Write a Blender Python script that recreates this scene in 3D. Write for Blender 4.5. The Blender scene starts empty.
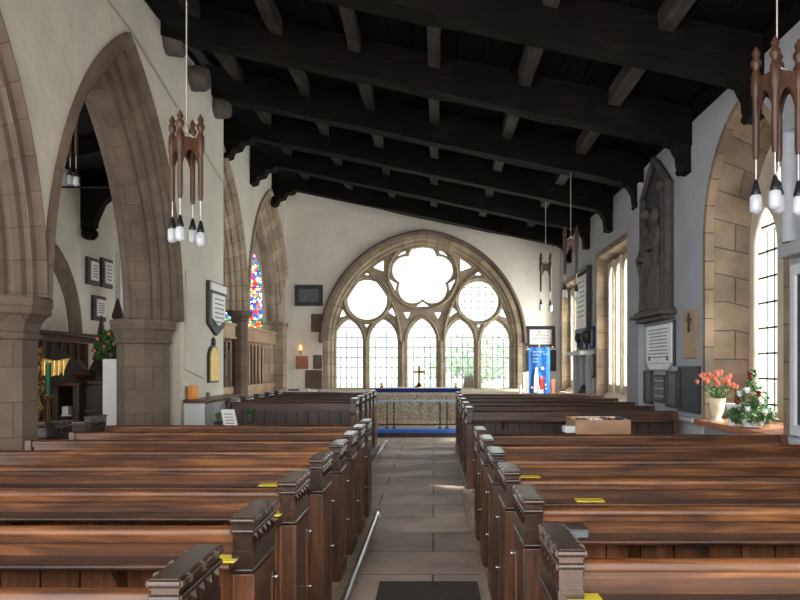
import bpy, math, random
from mathutils import Vector, Matrix, Euler
random.seed(11)
PI = math.pi
sc = bpy.context.scene
col = sc.collection
F = 750.0; VX = 434.0; VY = 366.0; H = 1.6
W = {}          # world origin of each object

# ---------------------------------------------------------------- mesh helper
class MB:
    def __init__(s): s.v = []; s.f = []; s.uv = {}; s.sm = set()
    def add(s, vs, fs, uvs=None, smooth=False):
        n = len(s.v); s.v += [tuple(v) for v in vs]
        for i, f in enumerate(fs):
            if uvs: s.uv[len(s.f)] = uvs[i]
            if smooth: s.sm.add(len(s.f))
            s.f.append(tuple(n + k for k in f))
        return s
    def box(s, x0, x1, y0, y1, z0, z1):
        return s.add([(x0,y0,z0),(x1,y0,z0),(x1,y1,z0),(x0,y1,z0),(x0,y0,z1),(x1,y0,z1),(x1,y1,z1),(x0,y1,z1)],
              [(0,3,2,1),(4,5,6,7),(0,1,5,4),(1,2,6,5),(2,3,7,6),(3,0,4,7)])
    def prism(s, poly, axis, a, b):
        # poly in the two other axes (in x,y,z order)
        def m(p, w):
            if axis == 'x': return (w, p[0], p[1])
            if axis == 'y': return (p[0], w, p[1])
            return (p[0], p[1], w)
        n = len(poly)
        vs = [m(p, a) for p in poly] + [m(p, b) for p in poly]
        fs = [tuple(range(n))[::-1], tuple(range(n, 2*n))]
        for i in range(n):
            j = (i+1) % n; fs.append((i, j, n+j, n+i))
        return s.add(vs, fs)
    def tube(s, pts, r, n=10, cap=True, smooth=True):
        pts = [Vector(p) for p in pts]; m = len(pts)
        rs = r if isinstance(r, (list, tuple)) else [r]*m
        vs = []; ref = None
        for i, p in enumerate(pts):
            t = (pts[min(i+1, m-1)] - pts[max(i-1, 0)]).normalized()
            if ref is None: ref = Vector((0,0,1)) if abs(t.z) < .9 else Vector((1,0,0))
            a = (ref - t*ref.dot(t))
            if a.length < 1e-4: a = t.orthogonal()
            a.normalize(); ref = a; b = t.cross(a)
            for k in range(n):
                q = 2*PI*k/n
                vs.append(p + (a*math.cos(q) + b*math.sin(q))*rs[i])
        fs = []
        for i in range(m-1):
            for k in range(n):
                k2 = (k+1) % n
                fs.append((i*n+k, i*n+k2, (i+1)*n+k2, (i+1)*n+k))
        s.add(vs, fs, smooth=smooth)
        if cap:
            s.add(vs[:n], [tuple(range(n))[::-1]]); s.add(vs[-n:], [tuple(range(n))])
        return s
    def lathe(s, prof, c, n=16, smooth=True, rot=0, sx=1, sy=1):
        vs = []; fs = []
        for r, z in prof:
            for k in range(n):
                q = 2*PI*(k+.5)/n + rot
                vs.append((c[0]+r*math.cos(q)*sx, c[1]+r*math.sin(q)*sy, c[2]+z))
        for i in range(len(prof)-1):
            for k in range(n):
                k2 = (k+1) % n
                fs.append((i*n+k, i*n+k2, (i+1)*n+k2, (i+1)*n+k))
        s.add(vs, fs, smooth=smooth)
        s.add(vs[:n], [tuple(range(n))[::-1]]); s.add(vs[-n:], [tuple(range(n))])
        return s
    def ball(s, c, r, n=10, sx=1, sy=1, sz=1):
        prof = [(r*math.sin(PI*i/n)+1e-4, -r*sz*math.cos(PI*i/n)) for i in range(n+1)]
        return s.lathe(prof, c, n=n+2, sx=sx, sy=sy)
    def build(s, name, mat, parent=None, bevel=0, origin=None):
        me = bpy.data.meshes.new(name)
        if parent is not None: o0 = W[parent]
        elif origin is not None: o0 = Vector(origin)
        else:
            xs = [v[0] for v in s.v]; ys = [v[1] for v in s.v]; zs = [v[2] for v in s.v]
            o0 = Vector(((min(xs)+max(xs))/2, (min(ys)+max(ys))/2, min(zs)))
        me.from_pydata([(v[0]-o0.x, v[1]-o0.y, v[2]-o0.z) for v in s.v], [], s.f)
        me.update()
        uvl = me.uv_layers.new(name='UVMap')
        for i, p in enumerate(me.polygons):
            if i in s.uv:
                for li, uv in zip(p.loop_indices, s.uv[i]): uvl.data[li].uv = uv
            else:
                nrm = p.normal; ax = max(range(3), key=lambda k: abs(nrm[k]))
                for li in p.loop_indices:
                    v = s.v[me.loops[li].vertex_index]
                    uvl.data[li].uv = (v[1], v[2]) if ax == 0 else ((v[0], v[2]) if ax == 1 else (v[0], v[1]))
            if i in s.sm: p.use_smooth = True
        me.materials.append(M[mat] if isinstance(mat, str) else mat)
        o = bpy.data.objects.new(name, me); col.objects.link(o)
        o.location = o0 if parent is None else (0,0,0)
        W[o] = o0.copy()
        if parent is not None: o.parent = parent
        if bevel:
            b = o.modifiers.new('bevel', 'BEVEL'); b.width = bevel; b.segments = 2
            b.limit_method = 'ANGLE'; b.angle_limit = math.radians(40)
        return o

def tag(o, label=None, cat=None, group=None, kind=None):
    if label: o['label'] = label
    if cat: o['category'] = cat
    if group: o['group'] = group
    if kind: o['kind'] = kind
    return o
def thing(name, loc, label, cat, group=None):
    o = bpy.data.objects.new(name, None); col.objects.link(o)
    o.location = loc; o.empty_display_size = .1; W[o] = Vector(loc)
    return tag(o, label, cat, group)
def copy_tree(o, parent=None):
    c = o.copy(); col.objects.link(c)
    if parent: c.parent = parent
    for ch in list(o.children): copy_tree(ch, c)
    return c
def struct(o): o['kind'] = 'structure'; return o

# ---------------------------------------------------------------- materials
M = {}
def newmat(name):
    m = bpy.data.materials.new(name); m.use_nodes = True; M[name] = m
    nt = m.node_tree; return m, nt, nt.nodes, nt.links, nt.nodes['Principled BSDF']
def ramp(N, stops):
    r = N.new('ShaderNodeValToRGB')
    while len(r.color_ramp.elements) < len(stops): r.color_ramp.elements.new(.5)
    for e, (p, c) in zip(r.color_ramp.elements, stops): e.position = p; e.color = (*c, 1)
    return r
def simple(name, c, rough=.6, metal=0, var=.12, scale=8, bump=0.0, **kw):
    m, nt, N, L, B = newmat(name)
    tc = N.new('ShaderNodeTexCoord'); n = N.new('ShaderNodeTexNoise'); n.inputs['Scale'].default_value = scale
    n.inputs['Detail'].default_value = 6
    L.new(tc.outputs['Object'], n.inputs['Vector'])
    r = ramp(N, [(.3, tuple(x*(1-var) for x in c)), (.7, tuple(min(1, x*(1+var)) for x in c))])
    L.new(n.outputs['Fac'], r.inputs['Fac']); L.new(r.outputs['Color'], B.inputs['Base Color'])
    B.inputs['Roughness'].default_value = rough; B.inputs['Metallic'].default_value = metal
    if bump:
        b = N.new('ShaderNodeBump'); b.inputs['Strength'].default_value = bump; b.inputs['Distance'].default_value = .02
        L.new(n.outputs['Fac'], b.inputs['Height']); L.new(b.outputs['Normal'], B.inputs['Normal'])
    for k, v in kw.items(): B.inputs[k].default_value = v
    return m
def wood(name, dark, mid, light, rough=.4, axis='x', spec=.5, coat=0.0):
    m, nt, N, L, B = newmat(name)
    tc = N.new('ShaderNodeTexCoord'); oi = N.new('ShaderNodeObjectInfo')
    add = N.new('ShaderNodeVectorMath'); add.operation = 'ADD'
    mul = N.new('ShaderNodeVectorMath'); mul.operation = 'SCALE'; mul.inputs['Scale'].default_value = 37
    comb = N.new('ShaderNodeCombineXYZ')
    for k in range(3): L.new(oi.outputs['Random'], comb.inputs[k])
    L.new(comb.outputs[0], mul.inputs[0]); L.new(tc.outputs['Object'], add.inputs[0]); L.new(mul.outputs[0], add.inputs[1])
    mp = N.new('ShaderNodeMapping'); L.new(add.outputs[0], mp.inputs['Vector'])
    sc_ = {'x': (.6, 9, 9), 'y': (9, .6, 9), 'z': (9, 9, .6)}[axis]
    mp.inputs['Scale'].default_value = sc_
    n = N.new('ShaderNodeTexNoise'); n.inputs['Scale'].default_value = 3; n.inputs['Detail'].default_value = 8; n.inputs['Distortion'].default_value = .8
    L.new(mp.outputs[0], n.inputs['Vector'])
    n2 = N.new('ShaderNodeTexNoise'); n2.inputs['Scale'].default_value = 1.7; n2.inputs['Detail'].default_value = 5
    L.new(add.outputs[0], n2.inputs['Vector'])
    r = ramp(N, [(.32, dark), (.5, mid), (.7, light)])
    mx = N.new('ShaderNodeMath'); mx.operation = 'MULTIPLY_ADD'; mx.inputs[1].default_value = .55
    m2 = N.new('ShaderNodeMath'); m2.operation = 'MULTIPLY'; m2.inputs[1].default_value = .45
    L.new(n2.outputs['Fac'], m2.inputs[0]); L.new(n.outputs['Fac'], mx.inputs[0]); L.new(m2.outputs[0], mx.inputs[2])
    L.new(mx.outputs[0], r.inputs['Fac']); L.new(r.outputs['Color'], B.inputs['Base Color'])
    B.inputs['Roughness'].default_value = rough; B.inputs['Specular IOR Level'].default_value = spec
    B.inputs['Coat Weight'].default_value = coat; B.inputs['Coat Roughness'].default_value = .25
    b = N.new('ShaderNodeBump'); b.inputs['Strength'].default_value = .25; b.inputs['Distance'].default_value = .005
    L.new(n.outputs['Fac'], b.inputs['Height']); L.new(b.outputs['Normal'], B.inputs['Normal'])
    return m
def ashlar(name, c1, c2, mortar, bw=.62, rh=.32, ms=.012, rough=.85, nv=.35):
    m, nt, N, L, B = newmat(name)
    tc = N.new('ShaderNodeTexCoord'); br = N.new('ShaderNodeTexBrick')
    nz = N.new('ShaderNodeTexNoise'); nz.inputs['Scale'].default_value = 6; nz.inputs['Detail'].default_value = 8
    L.new(tc.outputs['Object'], nz.inputs['Vector'])
    # a little wobble in the joints
    vm = N.new('ShaderNodeVectorMath'); vm.operation = 'MULTIPLY_ADD'
    vm.inputs[1].default_value = (.018, .018, 0)
    L.new(nz.outputs['Color'], vm.inputs[0]); L.new(tc.outputs['UV'], vm.inputs[2]); L.new(vm.outputs[0], br.inputs['Vector'])
    br.inputs['Scale'].default_value = 1; br.inputs['Brick Width'].default_value = bw; br.inputs['Row Height'].default_value = rh
    br.inputs['Mortar Size'].default_value = ms; br.inputs['Mortar Smooth'].default_value = .3
    br.inputs['Color1'].default_value = (*c1, 1); br.inputs['Color2'].default_value = (*c2, 1); br.inputs['Mortar'].default_value = (*mortar, 1)
    mix = N.new('ShaderNodeMixRGB'); mix.blend_type = 'MULTIPLY'; mix.inputs[0].default_value = 1
    r = ramp(N, [(.3, (1-nv,)*3), (.7, (1+nv*.3,)*3)])
    n3 = N.new('ShaderNodeTexNoise'); n3.inputs['Scale'].default_value = 2.2; n3.inputs['Detail'].default_value = 9
    L.new(tc.outputs['Object'], n3.inputs['Vector']); L.new(n3.outputs['Fac'], r.inputs['Fac'])
    L.new(br.outputs['Color'], mix.inputs[1]); L.new(r.outputs['Color'], mix.inputs[2]); L.new(mix.outputs[0], B.inputs['Base Color'])
    B.inputs['Roughness'].default_value = rough
    b = N.new('ShaderNodeBump'); b.inputs['Strength'].default_value = .5; b.inputs['Distance'].default_value = .02
    s = N.new('ShaderNodeMath'); s.operation = 'SUBTRACT'; s.inputs[1].default_value = 0
    L.new(n3.outputs['Fac'], s.inputs[0]); L.new(br.outputs['Fac'], s.inputs[1]); L.new(s.outputs[0], b.inputs['Height']); L.new(b.outputs['Normal'], B.inputs['Normal'])
    return m
def plaster(name, c, var=.1, bump=.5):
    m, nt, N, L, B = newmat(name)
    tc = N.new('ShaderNodeTexCoord')
    n = N.new('ShaderNodeTexNoise'); n.inputs['Scale'].default_value = 1.3; n.inputs['Detail'].default_value = 10; n.inputs['Roughness'].default_value = .6
    n2 = N.new('ShaderNodeTexNoise'); n2.inputs['Scale'].default_value = 4; n2.inputs['Detail'].default_value = 8
    L.new(tc.outputs['Object'], n.inputs['Vector']); L.new(tc.outputs['Object'], n2.inputs['Vector'])
    r = ramp(N, [(.35, tuple(x*(1-var) for x in c)), (.65, tuple(min(1, x*(1+var*.4)) for x in c))])
    L.new(n.outputs['Fac'], r.inputs['Fac']); L.new(r.outputs['Color'], B.inputs['Base Color'])
    B.inputs['Roughness'].default_value = .9; B.inputs['Specular IOR Level'].default_value = .2
    b = N.new('ShaderNodeBump'); b.inputs['Strength'].default_value = bump; b.inputs['Distance'].default_value = .04
    L.new(n2.outputs['Fac'], b.inputs['Height']); L.new(b.outputs['Normal'], B.inputs['Normal'])
def glassy(name, col_fn):
    m = bpy.data.materials.new(name); m.use_nodes = True; M[name] = m
    nt = m.node_tree; N = nt.nodes; L = nt.links
    for n in list(N): N.remove(n)
    out = N.new('ShaderNodeOutputMaterial'); mix = N.new('ShaderNodeMixShader')
    tr = N.new('ShaderNodeBsdfTransparent'); gl = N.new('ShaderNodeBsdfGlossy'); gl.inputs['Roughness'].default_value = .08
    mix.inputs[0].default_value = .06
    L.new(tr.outputs[0], mix.inputs[1]); L.new(gl.outputs[0], mix.inputs[2]); L.new(mix.outputs[0], out.inputs[0])
    col_fn(N, L, tr)
def clear_fn(N, L, tr): tr.inputs[0].default_value = (.40, .44, .455, 1)
def stained_fn(N, L, tr):
    tc = N.new('ShaderNodeTexCoord'); v = N.new('ShaderNodeTexVoronoi'); v.inputs['Scale'].default_value = 13
    L.new(tc.outputs['Object'], v.inputs['Vector'])
    sep = N.new('ShaderNodeSeparateColor'); L.new(v.outputs['Color'], sep.inputs[0])
    r = ramp(N, [(0, (.32,.015,.015)), (.22, (.015,.04,.24)), (.4, (.36,.26,.13)), (.55, (.30,.08,.02)), (.7, (.42,.42,.38)), (.85, (.02,.10,.09))])
    r.color_ramp.interpolation = 'CONSTANT'
    L.new(sep.outputs[0], r.inputs['Fac']); L.new(r.outputs['Color'], tr.inputs[0])
glassy('glass', clear_fn); glassy('stained', stained_fn)

plaster('plaster', (.66,.62,.55)); plaster('plaster_shade', (.46,.475,.51)); plaster('plaster_east', (.86,.82,.75), bump=.3)  # one wall paint; right wall's shade and east wall's light put into colour
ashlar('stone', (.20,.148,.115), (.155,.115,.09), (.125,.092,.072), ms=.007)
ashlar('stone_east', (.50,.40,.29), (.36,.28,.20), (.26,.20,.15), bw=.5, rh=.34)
ashlar('stone_warm', (.40,.30,.20), (.27,.205,.15), (.15,.12,.09), bw=.7, rh=.36, nv=.5, ms=.009)
simple('tracery', (.42,.34,.25), .85, var=.2, scale=5, bump=.2)
simple('mullion', (.62,.54,.42), .85, var=.15, scale=5, bump=.2)
simple('sillstone', (.72,.66,.56), .6, var=.1, scale=4)
ashlar('flags', (.58,.46,.385), (.46,.37,.315), (.07,.055,.045), bw=1.25, rh=.72, ms=.008, rough=.6, nv=.4)
wood('pew', (.012,.005,.003), (.10,.034,.010), (.32,.12,.034), rough=.38, coat=.12)
wood('ledge', (.008,.004,.003), (.045,.017,.008), (.16,.06,.022), rough=.4)
wood('pew_dark', (.01,.005,.004), (.04,.015,.008), (.10,.038,.016), rough=.32, axis='x', coat=.3)
wood('pew_board', (.02,.008,.004), (.14,.047,.014), (.33,.12,.035), rough=.45, axis='z', coat=.05)
wood('pew_end', (.016,.007,.004), (.07,.026,.011), (.17,.065,.024), rough=.38, axis='z', coat=.2)
wood('cap', (.01,.005,.004), (.028,.013,.009), (.06,.027,.016), rough=.25, axis='y', coat=.5)
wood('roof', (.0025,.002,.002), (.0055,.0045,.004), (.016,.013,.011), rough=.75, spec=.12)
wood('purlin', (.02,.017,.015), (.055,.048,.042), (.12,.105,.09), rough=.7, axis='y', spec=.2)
wood('oak_light', (.30,.18,.11), (.48,.32,.21), (.62,.45,.32), rough=.55, axis='z')
wood('oak_dark', (.01,.006,.005), (.03,.016,.010), (.07,.035,.02), rough=.4, axis='z')
wood('lampwood', (.03,.013,.007), (.07,.028,.013), (.12,.05,.022), rough=.45, axis='z')
wood('boxwood', (.28,.15,.08), (.42,.25,.14), (.55,.35,.2), rough=.5)
simple('black', (.012,.012,.014), .35); simple('iron', (.03,.03,.03), .5, .6)
simple('lead', (.42,.43,.44), .6)
simple('steel', (.55,.57,.6), .25, .9, var=.02)
simple('brass', (.75,.50,.18), .22, 1.0); simple('gold', (.80,.56,.18), .45, .3)
simple('marble', (.72,.73,.74), .35, var=.08, scale=3); simple('slate', (.035,.04,.046), .55, var=.2)
simple('slate_grey', (.12,.135,.15), .55, var=.2)
simple('statue', (.085,.07,.064), .7, var=.3, scale=7, bump=.3)
simple('grey_paint', (.38,.40,.43), .6, var=.06); simple('white_paint', (.66,.68,.70), .6, var=.05)
simple('white', (.82,.82,.84), .6, var=.03); simple('paper', (.8,.8,.8), .7, var=.03)
simple('ink', (.08,.08,.08), .7); simple('red', (.6,.03,.02), .7); simple('orange', (.85,.32,.06), .6, var=.05)
simple('yellow', (.58,.48,.04), .5, var=.05); simple('blue', (.008,.03,.2), .8, var=.1, scale=20); simple('carpet_blue', (.03,.14,.62), .9, var=.1, scale=20); simple('cross_brass', (.42,.27,.13), .5, .2)
simple('banner_blue', (.02,.14,.50), .75, var=.2, scale=14); simple('pale_blue', (.35,.5,.75), .7)
simple('skin', (.6,.38,.27), .6); simple('cream', (.75,.66,.48), .6)
simple('green', (.05,.13,.03), .6, var=.4, scale=20); simple('green_wax', (.01,.16,.08), .4)
simple('coral', (.80,.27,.19), .6, var=.2); simple('darkred', (.22,.01,.02), .6)
simple('bulb', (.80,.84,.90), .15, var=.02, **{'Transmission Weight': .35}); simple('cord', (.5,.48,.44), .6)
simple('leafout', (.58,.72,.58), .8, var=.2, scale=3); simple('bark', (.1,.07,.05), .9)
simple('lawn', (.34,.42,.28), .9, var=.3, scale=2)
simple('mat', (.075,.06,.048), .95, var=.15, scale=40, bump=.3)
simple('wax', (.85,.8,.7), .5, var=.02); simple('terracotta', (.42,.17,.09), .6)
# altar frontal: brocade
m, nt, N, L, B = newmat('brocade')
tc = N.new('ShaderNodeTexCoord'); mp = N.new('ShaderNodeMapping'); mp.inputs['Scale'].default_value = (1, 1, .5)
v = N.new('ShaderNodeTexVoronoi'); v.inputs['Scale'].default_value = 24; v.feature = 'DISTANCE_TO_EDGE'
L.new(tc.outputs['Object'], mp.inputs[0]); L.new(mp.outputs[0], v.inputs['Vector'])
r = ramp(N, [(.03, (.25,.21,.14)), (.14, (.52,.46,.35)), (.3, (.60,.55,.44))]); L.new(v.outputs['Distance'], r.inputs['Fac']); L.new(r.outputs['Color'], B.inputs['Base Color'])
B.inputs['Roughness'].default_value = .7

# ---------------------------------------------------------------- arch helpers
def arch_R(a, rise): return (rise*rise + a*a)/(2*a)
def arch_pts(c, a, R, zs, t, n, zlow=None):
    """points (u,z) of a two-centred arch inset by t"""
    cr = R - a; r = R - t
    ta = math.acos(max(-1, min(1, cr/r)))      # angle at apex
    left = [(c + cr - r*math.cos(q), zs + r*math.sin(q)) for q in [ta*i/n for i in range(n+1)]]
    right = [(2*c - u, z) for u, z in left[::-1]][1:]
    pts = left + right
    if zlow is not None:
        pts = [(pts[0][0], zlow)] + pts + [(pts[-1][0], zlow)]
    return pts
def arch_top(c, a, R, zs, t=0):
    cr = R - a; r = R - t
    def f(u):
        d = abs(u - c) + cr
        return zs + math.sqrt(max(0, r*r - d*d))
    return f
def sweep(mb, c, a, R, zs, profile, mapf, n=14, zlow=None, closed=True):
    rings = [arch_pts(c, a, R, zs, t, n, zlow) for t, w in profile]
    pr = list(profile); K = len(pr)
    vs = []
    for (t, w), ring in zip(pr, rings): vs += [mapf(u, z, w) for u, z in ring]
    P = len(rings[0]); arc = [0]
    for i in range(1, P): arc.append(arc[-1] + math.dist(rings[0][i], rings[0][i-1]))
    pl = [0]
    for j in range(1, K+1): pl.append(pl[-1] + math.dist(pr[j % K], pr[j-1]))
    fs = []; uvs = []
    for j in range(K if closed else K-1):
        j2 = (j+1) % K
        for i in range(P-1):
            fs.append((j*P+i, j*P+i+1, j2*P+i+1, j2*P+i))
            uvs.append([(pl[j], arc[i]), (pl[j], arc[i+1]), (pl[j+1], arc[i+1]), (pl[j+1], arc[i])])
    if closed:
        fs.append(tuple(j*P for j in range(K))); uvs.append([(0,0)]*K)
        fs.append(tuple(j*P+P-1 for j in range(K))[::-1]); uvs.append([(0,0)]*K)
    mb.add(vs, fs, uvs)
def wall_open(mb, u0, u1, z0, topf, openings, w0, w1, mapf, step=.5):
    us = {u0, u1}
    k = u0
    while k < u1: us.add(round(k, 4)); k += step
    for (ua, ub, zb, tf, n) in openings:
        for i in range(n+1): us.add(min(u1, max(u0, ua + (ub-ua)*i/n)))
    us = sorted(us)
    def quad(pts):
        mb.add(pts, [(0,1,2,3)])
    for a, b in zip(us[:-1], us[1:]):
        if b - a < 1e-5: continue
        mid = (a+b)/2; op = None
        for o in openings:
            if o[0] < mid < o[1]: op = o
        segs = []
        if op is None: segs = [((z0, z0), (topf(a), topf(b)))]
        else:
            if op[2] > z0 + 1e-4: segs.append(((z0, z0), (op[2], op[2])))
            segs.append(((op[3](a), op[3](b)), (topf(a), topf(b))))
            for w_a, w_b in ((w0, w1),):
                quad([mapf(a, op[3](a), w_a), mapf(b, op[3](b), w_a), mapf(b, op[3](b), w_b), mapf(a, op[3](a), w_b)])
                if op[2] > z0 + 1e-4: quad([mapf(a, op[2], w_a), mapf(b, op[2], w_a), mapf(b, op[2], w_b), mapf(a, op[2], w_b)])
        for (la, lb), (ta, tb) in segs:
            for w in (w0, w1): quad([mapf(a, la, w), mapf(b, lb, w), mapf(b, tb, w), mapf(a, ta, w)])
        quad([mapf(a, topf(a), w0), mapf(b, topf(b), w0), mapf(b, topf(b), w1), mapf(a, topf(a), w1)])
    for (ua, ub, zb, tf, n) in openings:
        for u in (ua, ub):
            if u0 < u < u1 and tf(u) > zb + .01 and not any(o[0] != ua and (abs(o[0]-u) < .02 or abs(o[1]-u) < .02) for o in openings):
                mb.add([mapf(u, zb, w0), mapf(u, tf(u), w0), mapf(u, tf(u), w1), mapf(u, zb, w1)], [(0,1,2,3)])
    for u in (u0, u1):
        mb.add([mapf(u, z0, w0), mapf(u, topf(u), w0), mapf(u, topf(u), w1), mapf(u, z0, w1)], [(0,1,2,3)])
mapL = lambda u, z, w: (w, u, z)      # walls running along y
mapE = lambda u, z, w: (u, w, z)      # walls running along x
def flat_curve(name, splines, extrude, bevel, mat, parent, to_world, res=2):
    """filled 2D outline with holes -> mesh.  splines in (u,v); to_world(u,v,w)->xyz"""
    cu = bpy.data.curves.new(name, 'CURVE'); cu.dimensions = '2D'; cu.fill_mode = 'BOTH'
    cu.extrude = extrude; cu.bevel_depth = bevel; cu.offset = -bevel; cu.bevel_resolution = res
    for pts in splines:
        s = cu.splines.new('POLY'); s.points.add(len(pts)-1)
        for p, q in zip(s.points, pts): p.co = (q[0], q[1], 0, 1)
        s.use_cyclic_u = True
    tmp = bpy.data.objects.new(name+'_tmp', cu); col.objects.link(tmp)
    bpy.context.view_layer.update()
    dg = bpy.context.evaluated_depsgraph_get()
    me = bpy.data.meshes.new_from_object(tmp.evaluated_get(dg))
    bpy.data.objects.remove(tmp)
    mb = MB(); mb.add([to_world(v.co.x, v.co.y, v.co.z) for v in me.vertices], [tuple(p.vertices) for p in me.polygons])
    bpy.data.meshes.remove(me)
    return mb.build(name, mat, parent)

# ---------------------------------------------------------------- dimensions
XR = 3.44; XL = -3.65; XC = -4.05; YE = 20.5; XN = -7.5
def beam_z(x): return 5.27 - .21*x
def roof_z(x): return beam_z(x) + .52

# ---------------------------------------------------------------- floor, ceiling
struct(MB().box(XN-.3, 4.3, -6, 16.9, -.12, 0).build('floor', 'flags'))
struct(MB().box(XC-.3, 4.3, 16.9, YE+.4, -.1, .14).build('floor_sanctuary', 'flags'))
tag(MB().box(-2.5, 2.2, 16.83, 16.9, 0, .10).build('trim_1', 'oak_dark'), kind='structure')
carpet = MB().box(-2.5, 2.2, 16.86, 17.35, .14, .155).box(-2.5, 2.2, 16.83, 16.86, .10, .155)
tag(carpet.build('carpet_runner', 'carpet_blue'), 'blue carpet strip edging the step in front of the altar rail', 'carpet')
mb = MB()
mb.prism([(-4.5, roof_z(-4.5)), (XR+.55, roof_z(XR+.55)), (XR+.55, roof_z(XR+.55)+.1), (-4.5, roof_z(-4.5)+.1)], 'y', -1, YE+.4)
xx = -4.3
while xx < 3.6:      # ceiling boards' cover strips
    mb.box(xx, xx+.05, -1, YE, roof_z(xx)-.03, roof_z(xx)+.02); xx += .33
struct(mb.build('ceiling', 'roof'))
mb = MB(); mb.prism([(-4.3, 6.35), (XN-.3, 5.55), (XN-.3, 5.67), (-4.3, 6.47)], 'y', -1, YE+.4)
for y in [3, 5.2, 7.4, 9.6, 11.8, 14, 15.9, 18]:
    mb.prism([(-4.3, 6.1), (XN, 5.3), (XN, 5.6), (-4.3, 6.4)], 'y', y, y+.22)
struct(mb.build('ceiling_aisle', 'roof'))

BY = [1.2, 3.4, 5.6, 7.8, 10.0, 12.3, 14.4, 16.5, 18.7]
def hewn_beam(y):
    mb = MB(); st = 14; vs = []
    xl = XL-.1 if y < 13 else XC-.1
    for i in range(st+1):
        x = xl + (XR+.1-xl)*i/st; z = beam_z(x)
        j = lambda s=.014: random.uniform(-s, s)
        vs += [(x, y+j(), z+j()), (x, y+.3+j(), z+j()), (x, y+.3+j(), z+.50), (x, y+j(), z+.50)]
    fs = []
    for i in range(st):
        for k in range(4): fs.append((i*4+k, i*4+(k+1) % 4, i*4+4+(k+1) % 4, i*4+4+k))
    fs += [(0,1,2,3), (st*4+3, st*4+2, st*4+1, st*4)]
    return mb.add(vs, fs)
names_b = ['over the camera', 'second behind the hanging lamp', 'just in front of the right-hand lamp', 'above the near left arch', 'meeting the wall beside the near right lancet',
           'meeting the wall above the sculpted figures', 'fourth back from the east wall', 'third back from the east wall', 'nearest the east window']
for i, y in enumerate(BY):
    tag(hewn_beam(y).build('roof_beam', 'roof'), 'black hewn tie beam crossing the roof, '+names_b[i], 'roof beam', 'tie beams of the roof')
ys = [-.8] + BY + [YE]
PX = [-3.2, -2.1, -1.05, 0.0, 1.2, 2.4]
for bi in range(3, len(ys)-1):
    for pi, x in enumerate(PX):
        y0 = ys[bi]+.3 if bi > 0 else ys[0]; y1 = ys[bi+1]; z = beam_z(x)+.31; w = .08
        mb = MB(); vs = []
        for k in range(5):
            y = y0 + (y1-y0)*k/4; j = random.uniform(-.012, .012)
            vs += [(x-w+j, y, z+.017+j), (x+w+j, y, z-.017+j), (x+w, y, z+.19), (x-w, y, z+.23)]
        fs = [(0,1,2,3), (19,18,17,16)]
        for k in range(4):
            for q in range(4): fs.append((k*4+q, k*4+(q+1) % 4, k*4+4+(q+1) % 4, k*4+4+q))
        mb.add(vs, fs)
        tag(mb.build('purlin', 'purlin'), 'short grey-brown purlin let in between two black tie beams', 'purlin', 'purlins between the tie beams')
# wall plates
tag(MB().box(XR-.02, XR+.3, -1, YE, beam_z(XR)+.3, beam_z(XR)+.5).build('wall_plate', 'roof'), 'black timber wall plate running along the top of the right wall', 'wall plate')
# brackets on the right wall
for i, y in enumerate(BY[1:]):
    z = beam_z(XR-.3)+.02
    prof = [(XR+.02, z-.04), (XR-.34, z+.05), (XR-.32, z-.04), (XR-.22, z-.07), (XR-.19, z-.14), (XR-.15, z-.2), (XR-.14, z-.32), (XR-.11, z-.40), (XR-.05, z-.44), (XR+.02, z-.44)]
    mb = MB().prism(prof, 'y', y+.03, y+.27)
    mb.tube([(XR-.08, y+.0, z-.38), (XR-.08, y+.3, z-.38)], .05, 10)
    tag(mb.build('roof_bracket', 'roof', bevel=.012), 'black right-wall bracket under the tie beam '+names_b[i+1], 'bracket', 'roof brackets on the right wall')
# left ends: rough stone corbels over the near arcade, black brackets in the chancel
for i, (y, r) in enumerate([(7.9, .2), (10.1, .19), (11.15, .2), (12.35, .17)]):
    mb = MB(); z = [5.9, 6.02, 5.93, 5.9][i]
    prof = [(.0001, -.05)] + [(r*math.sin(PI*(k+1)/10)*(1+random.uniform(-.08, .08)), 0) for k in range(0)]
    vs = []
    mb.lathe([(r*.75, -.26), (r*.95, -.2), (r, -.05), (r*.97, .06), (r*.75, .13)], (0,0,0), n=9)
    mb.v = [(XL+.12+v[2]*1.0, y+.15+v[0]+random.uniform(-.015, .015), z+v[1]+random.uniform(-.015, .015)) for v in mb.v]
    tag(mb.build('roof_corbel', 'statue'), ['rounded stone corbel high on the left wall near the camera', 'rounded stone corbel just right of the large left arch', 'second rounded stone corbel above the hanging lamp', 'last rounded corbel at the wall corner'][i], 'corbel', 'stone corbels at the top of the left wall')
for i, y in enumerate(BY[6:]):
    z = beam_z(XC)-.0
    prof = [(XC-.02, z), (XC+.6, z-.1), (XC+.5, z-.2), (XC+.36, z-.2), (XC+.3, z-.32), (XC+.16, z-.36), (XC+.12, z-.48), (XC-.02, z-.52)]
    mb = MB().prism(prof, 'y', y-.03, y+.33)
    tag(mb.build('roof_bracket', 'roof', bevel=.015), ['black scalloped left chancel bracket, farthest from the east wall', 'black scalloped bracket, middle one above the chancel arcade', 'black scalloped bracket nearest the east wall, left side'][i], 'bracket', 'roof brackets on the left chancel wall')

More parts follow.
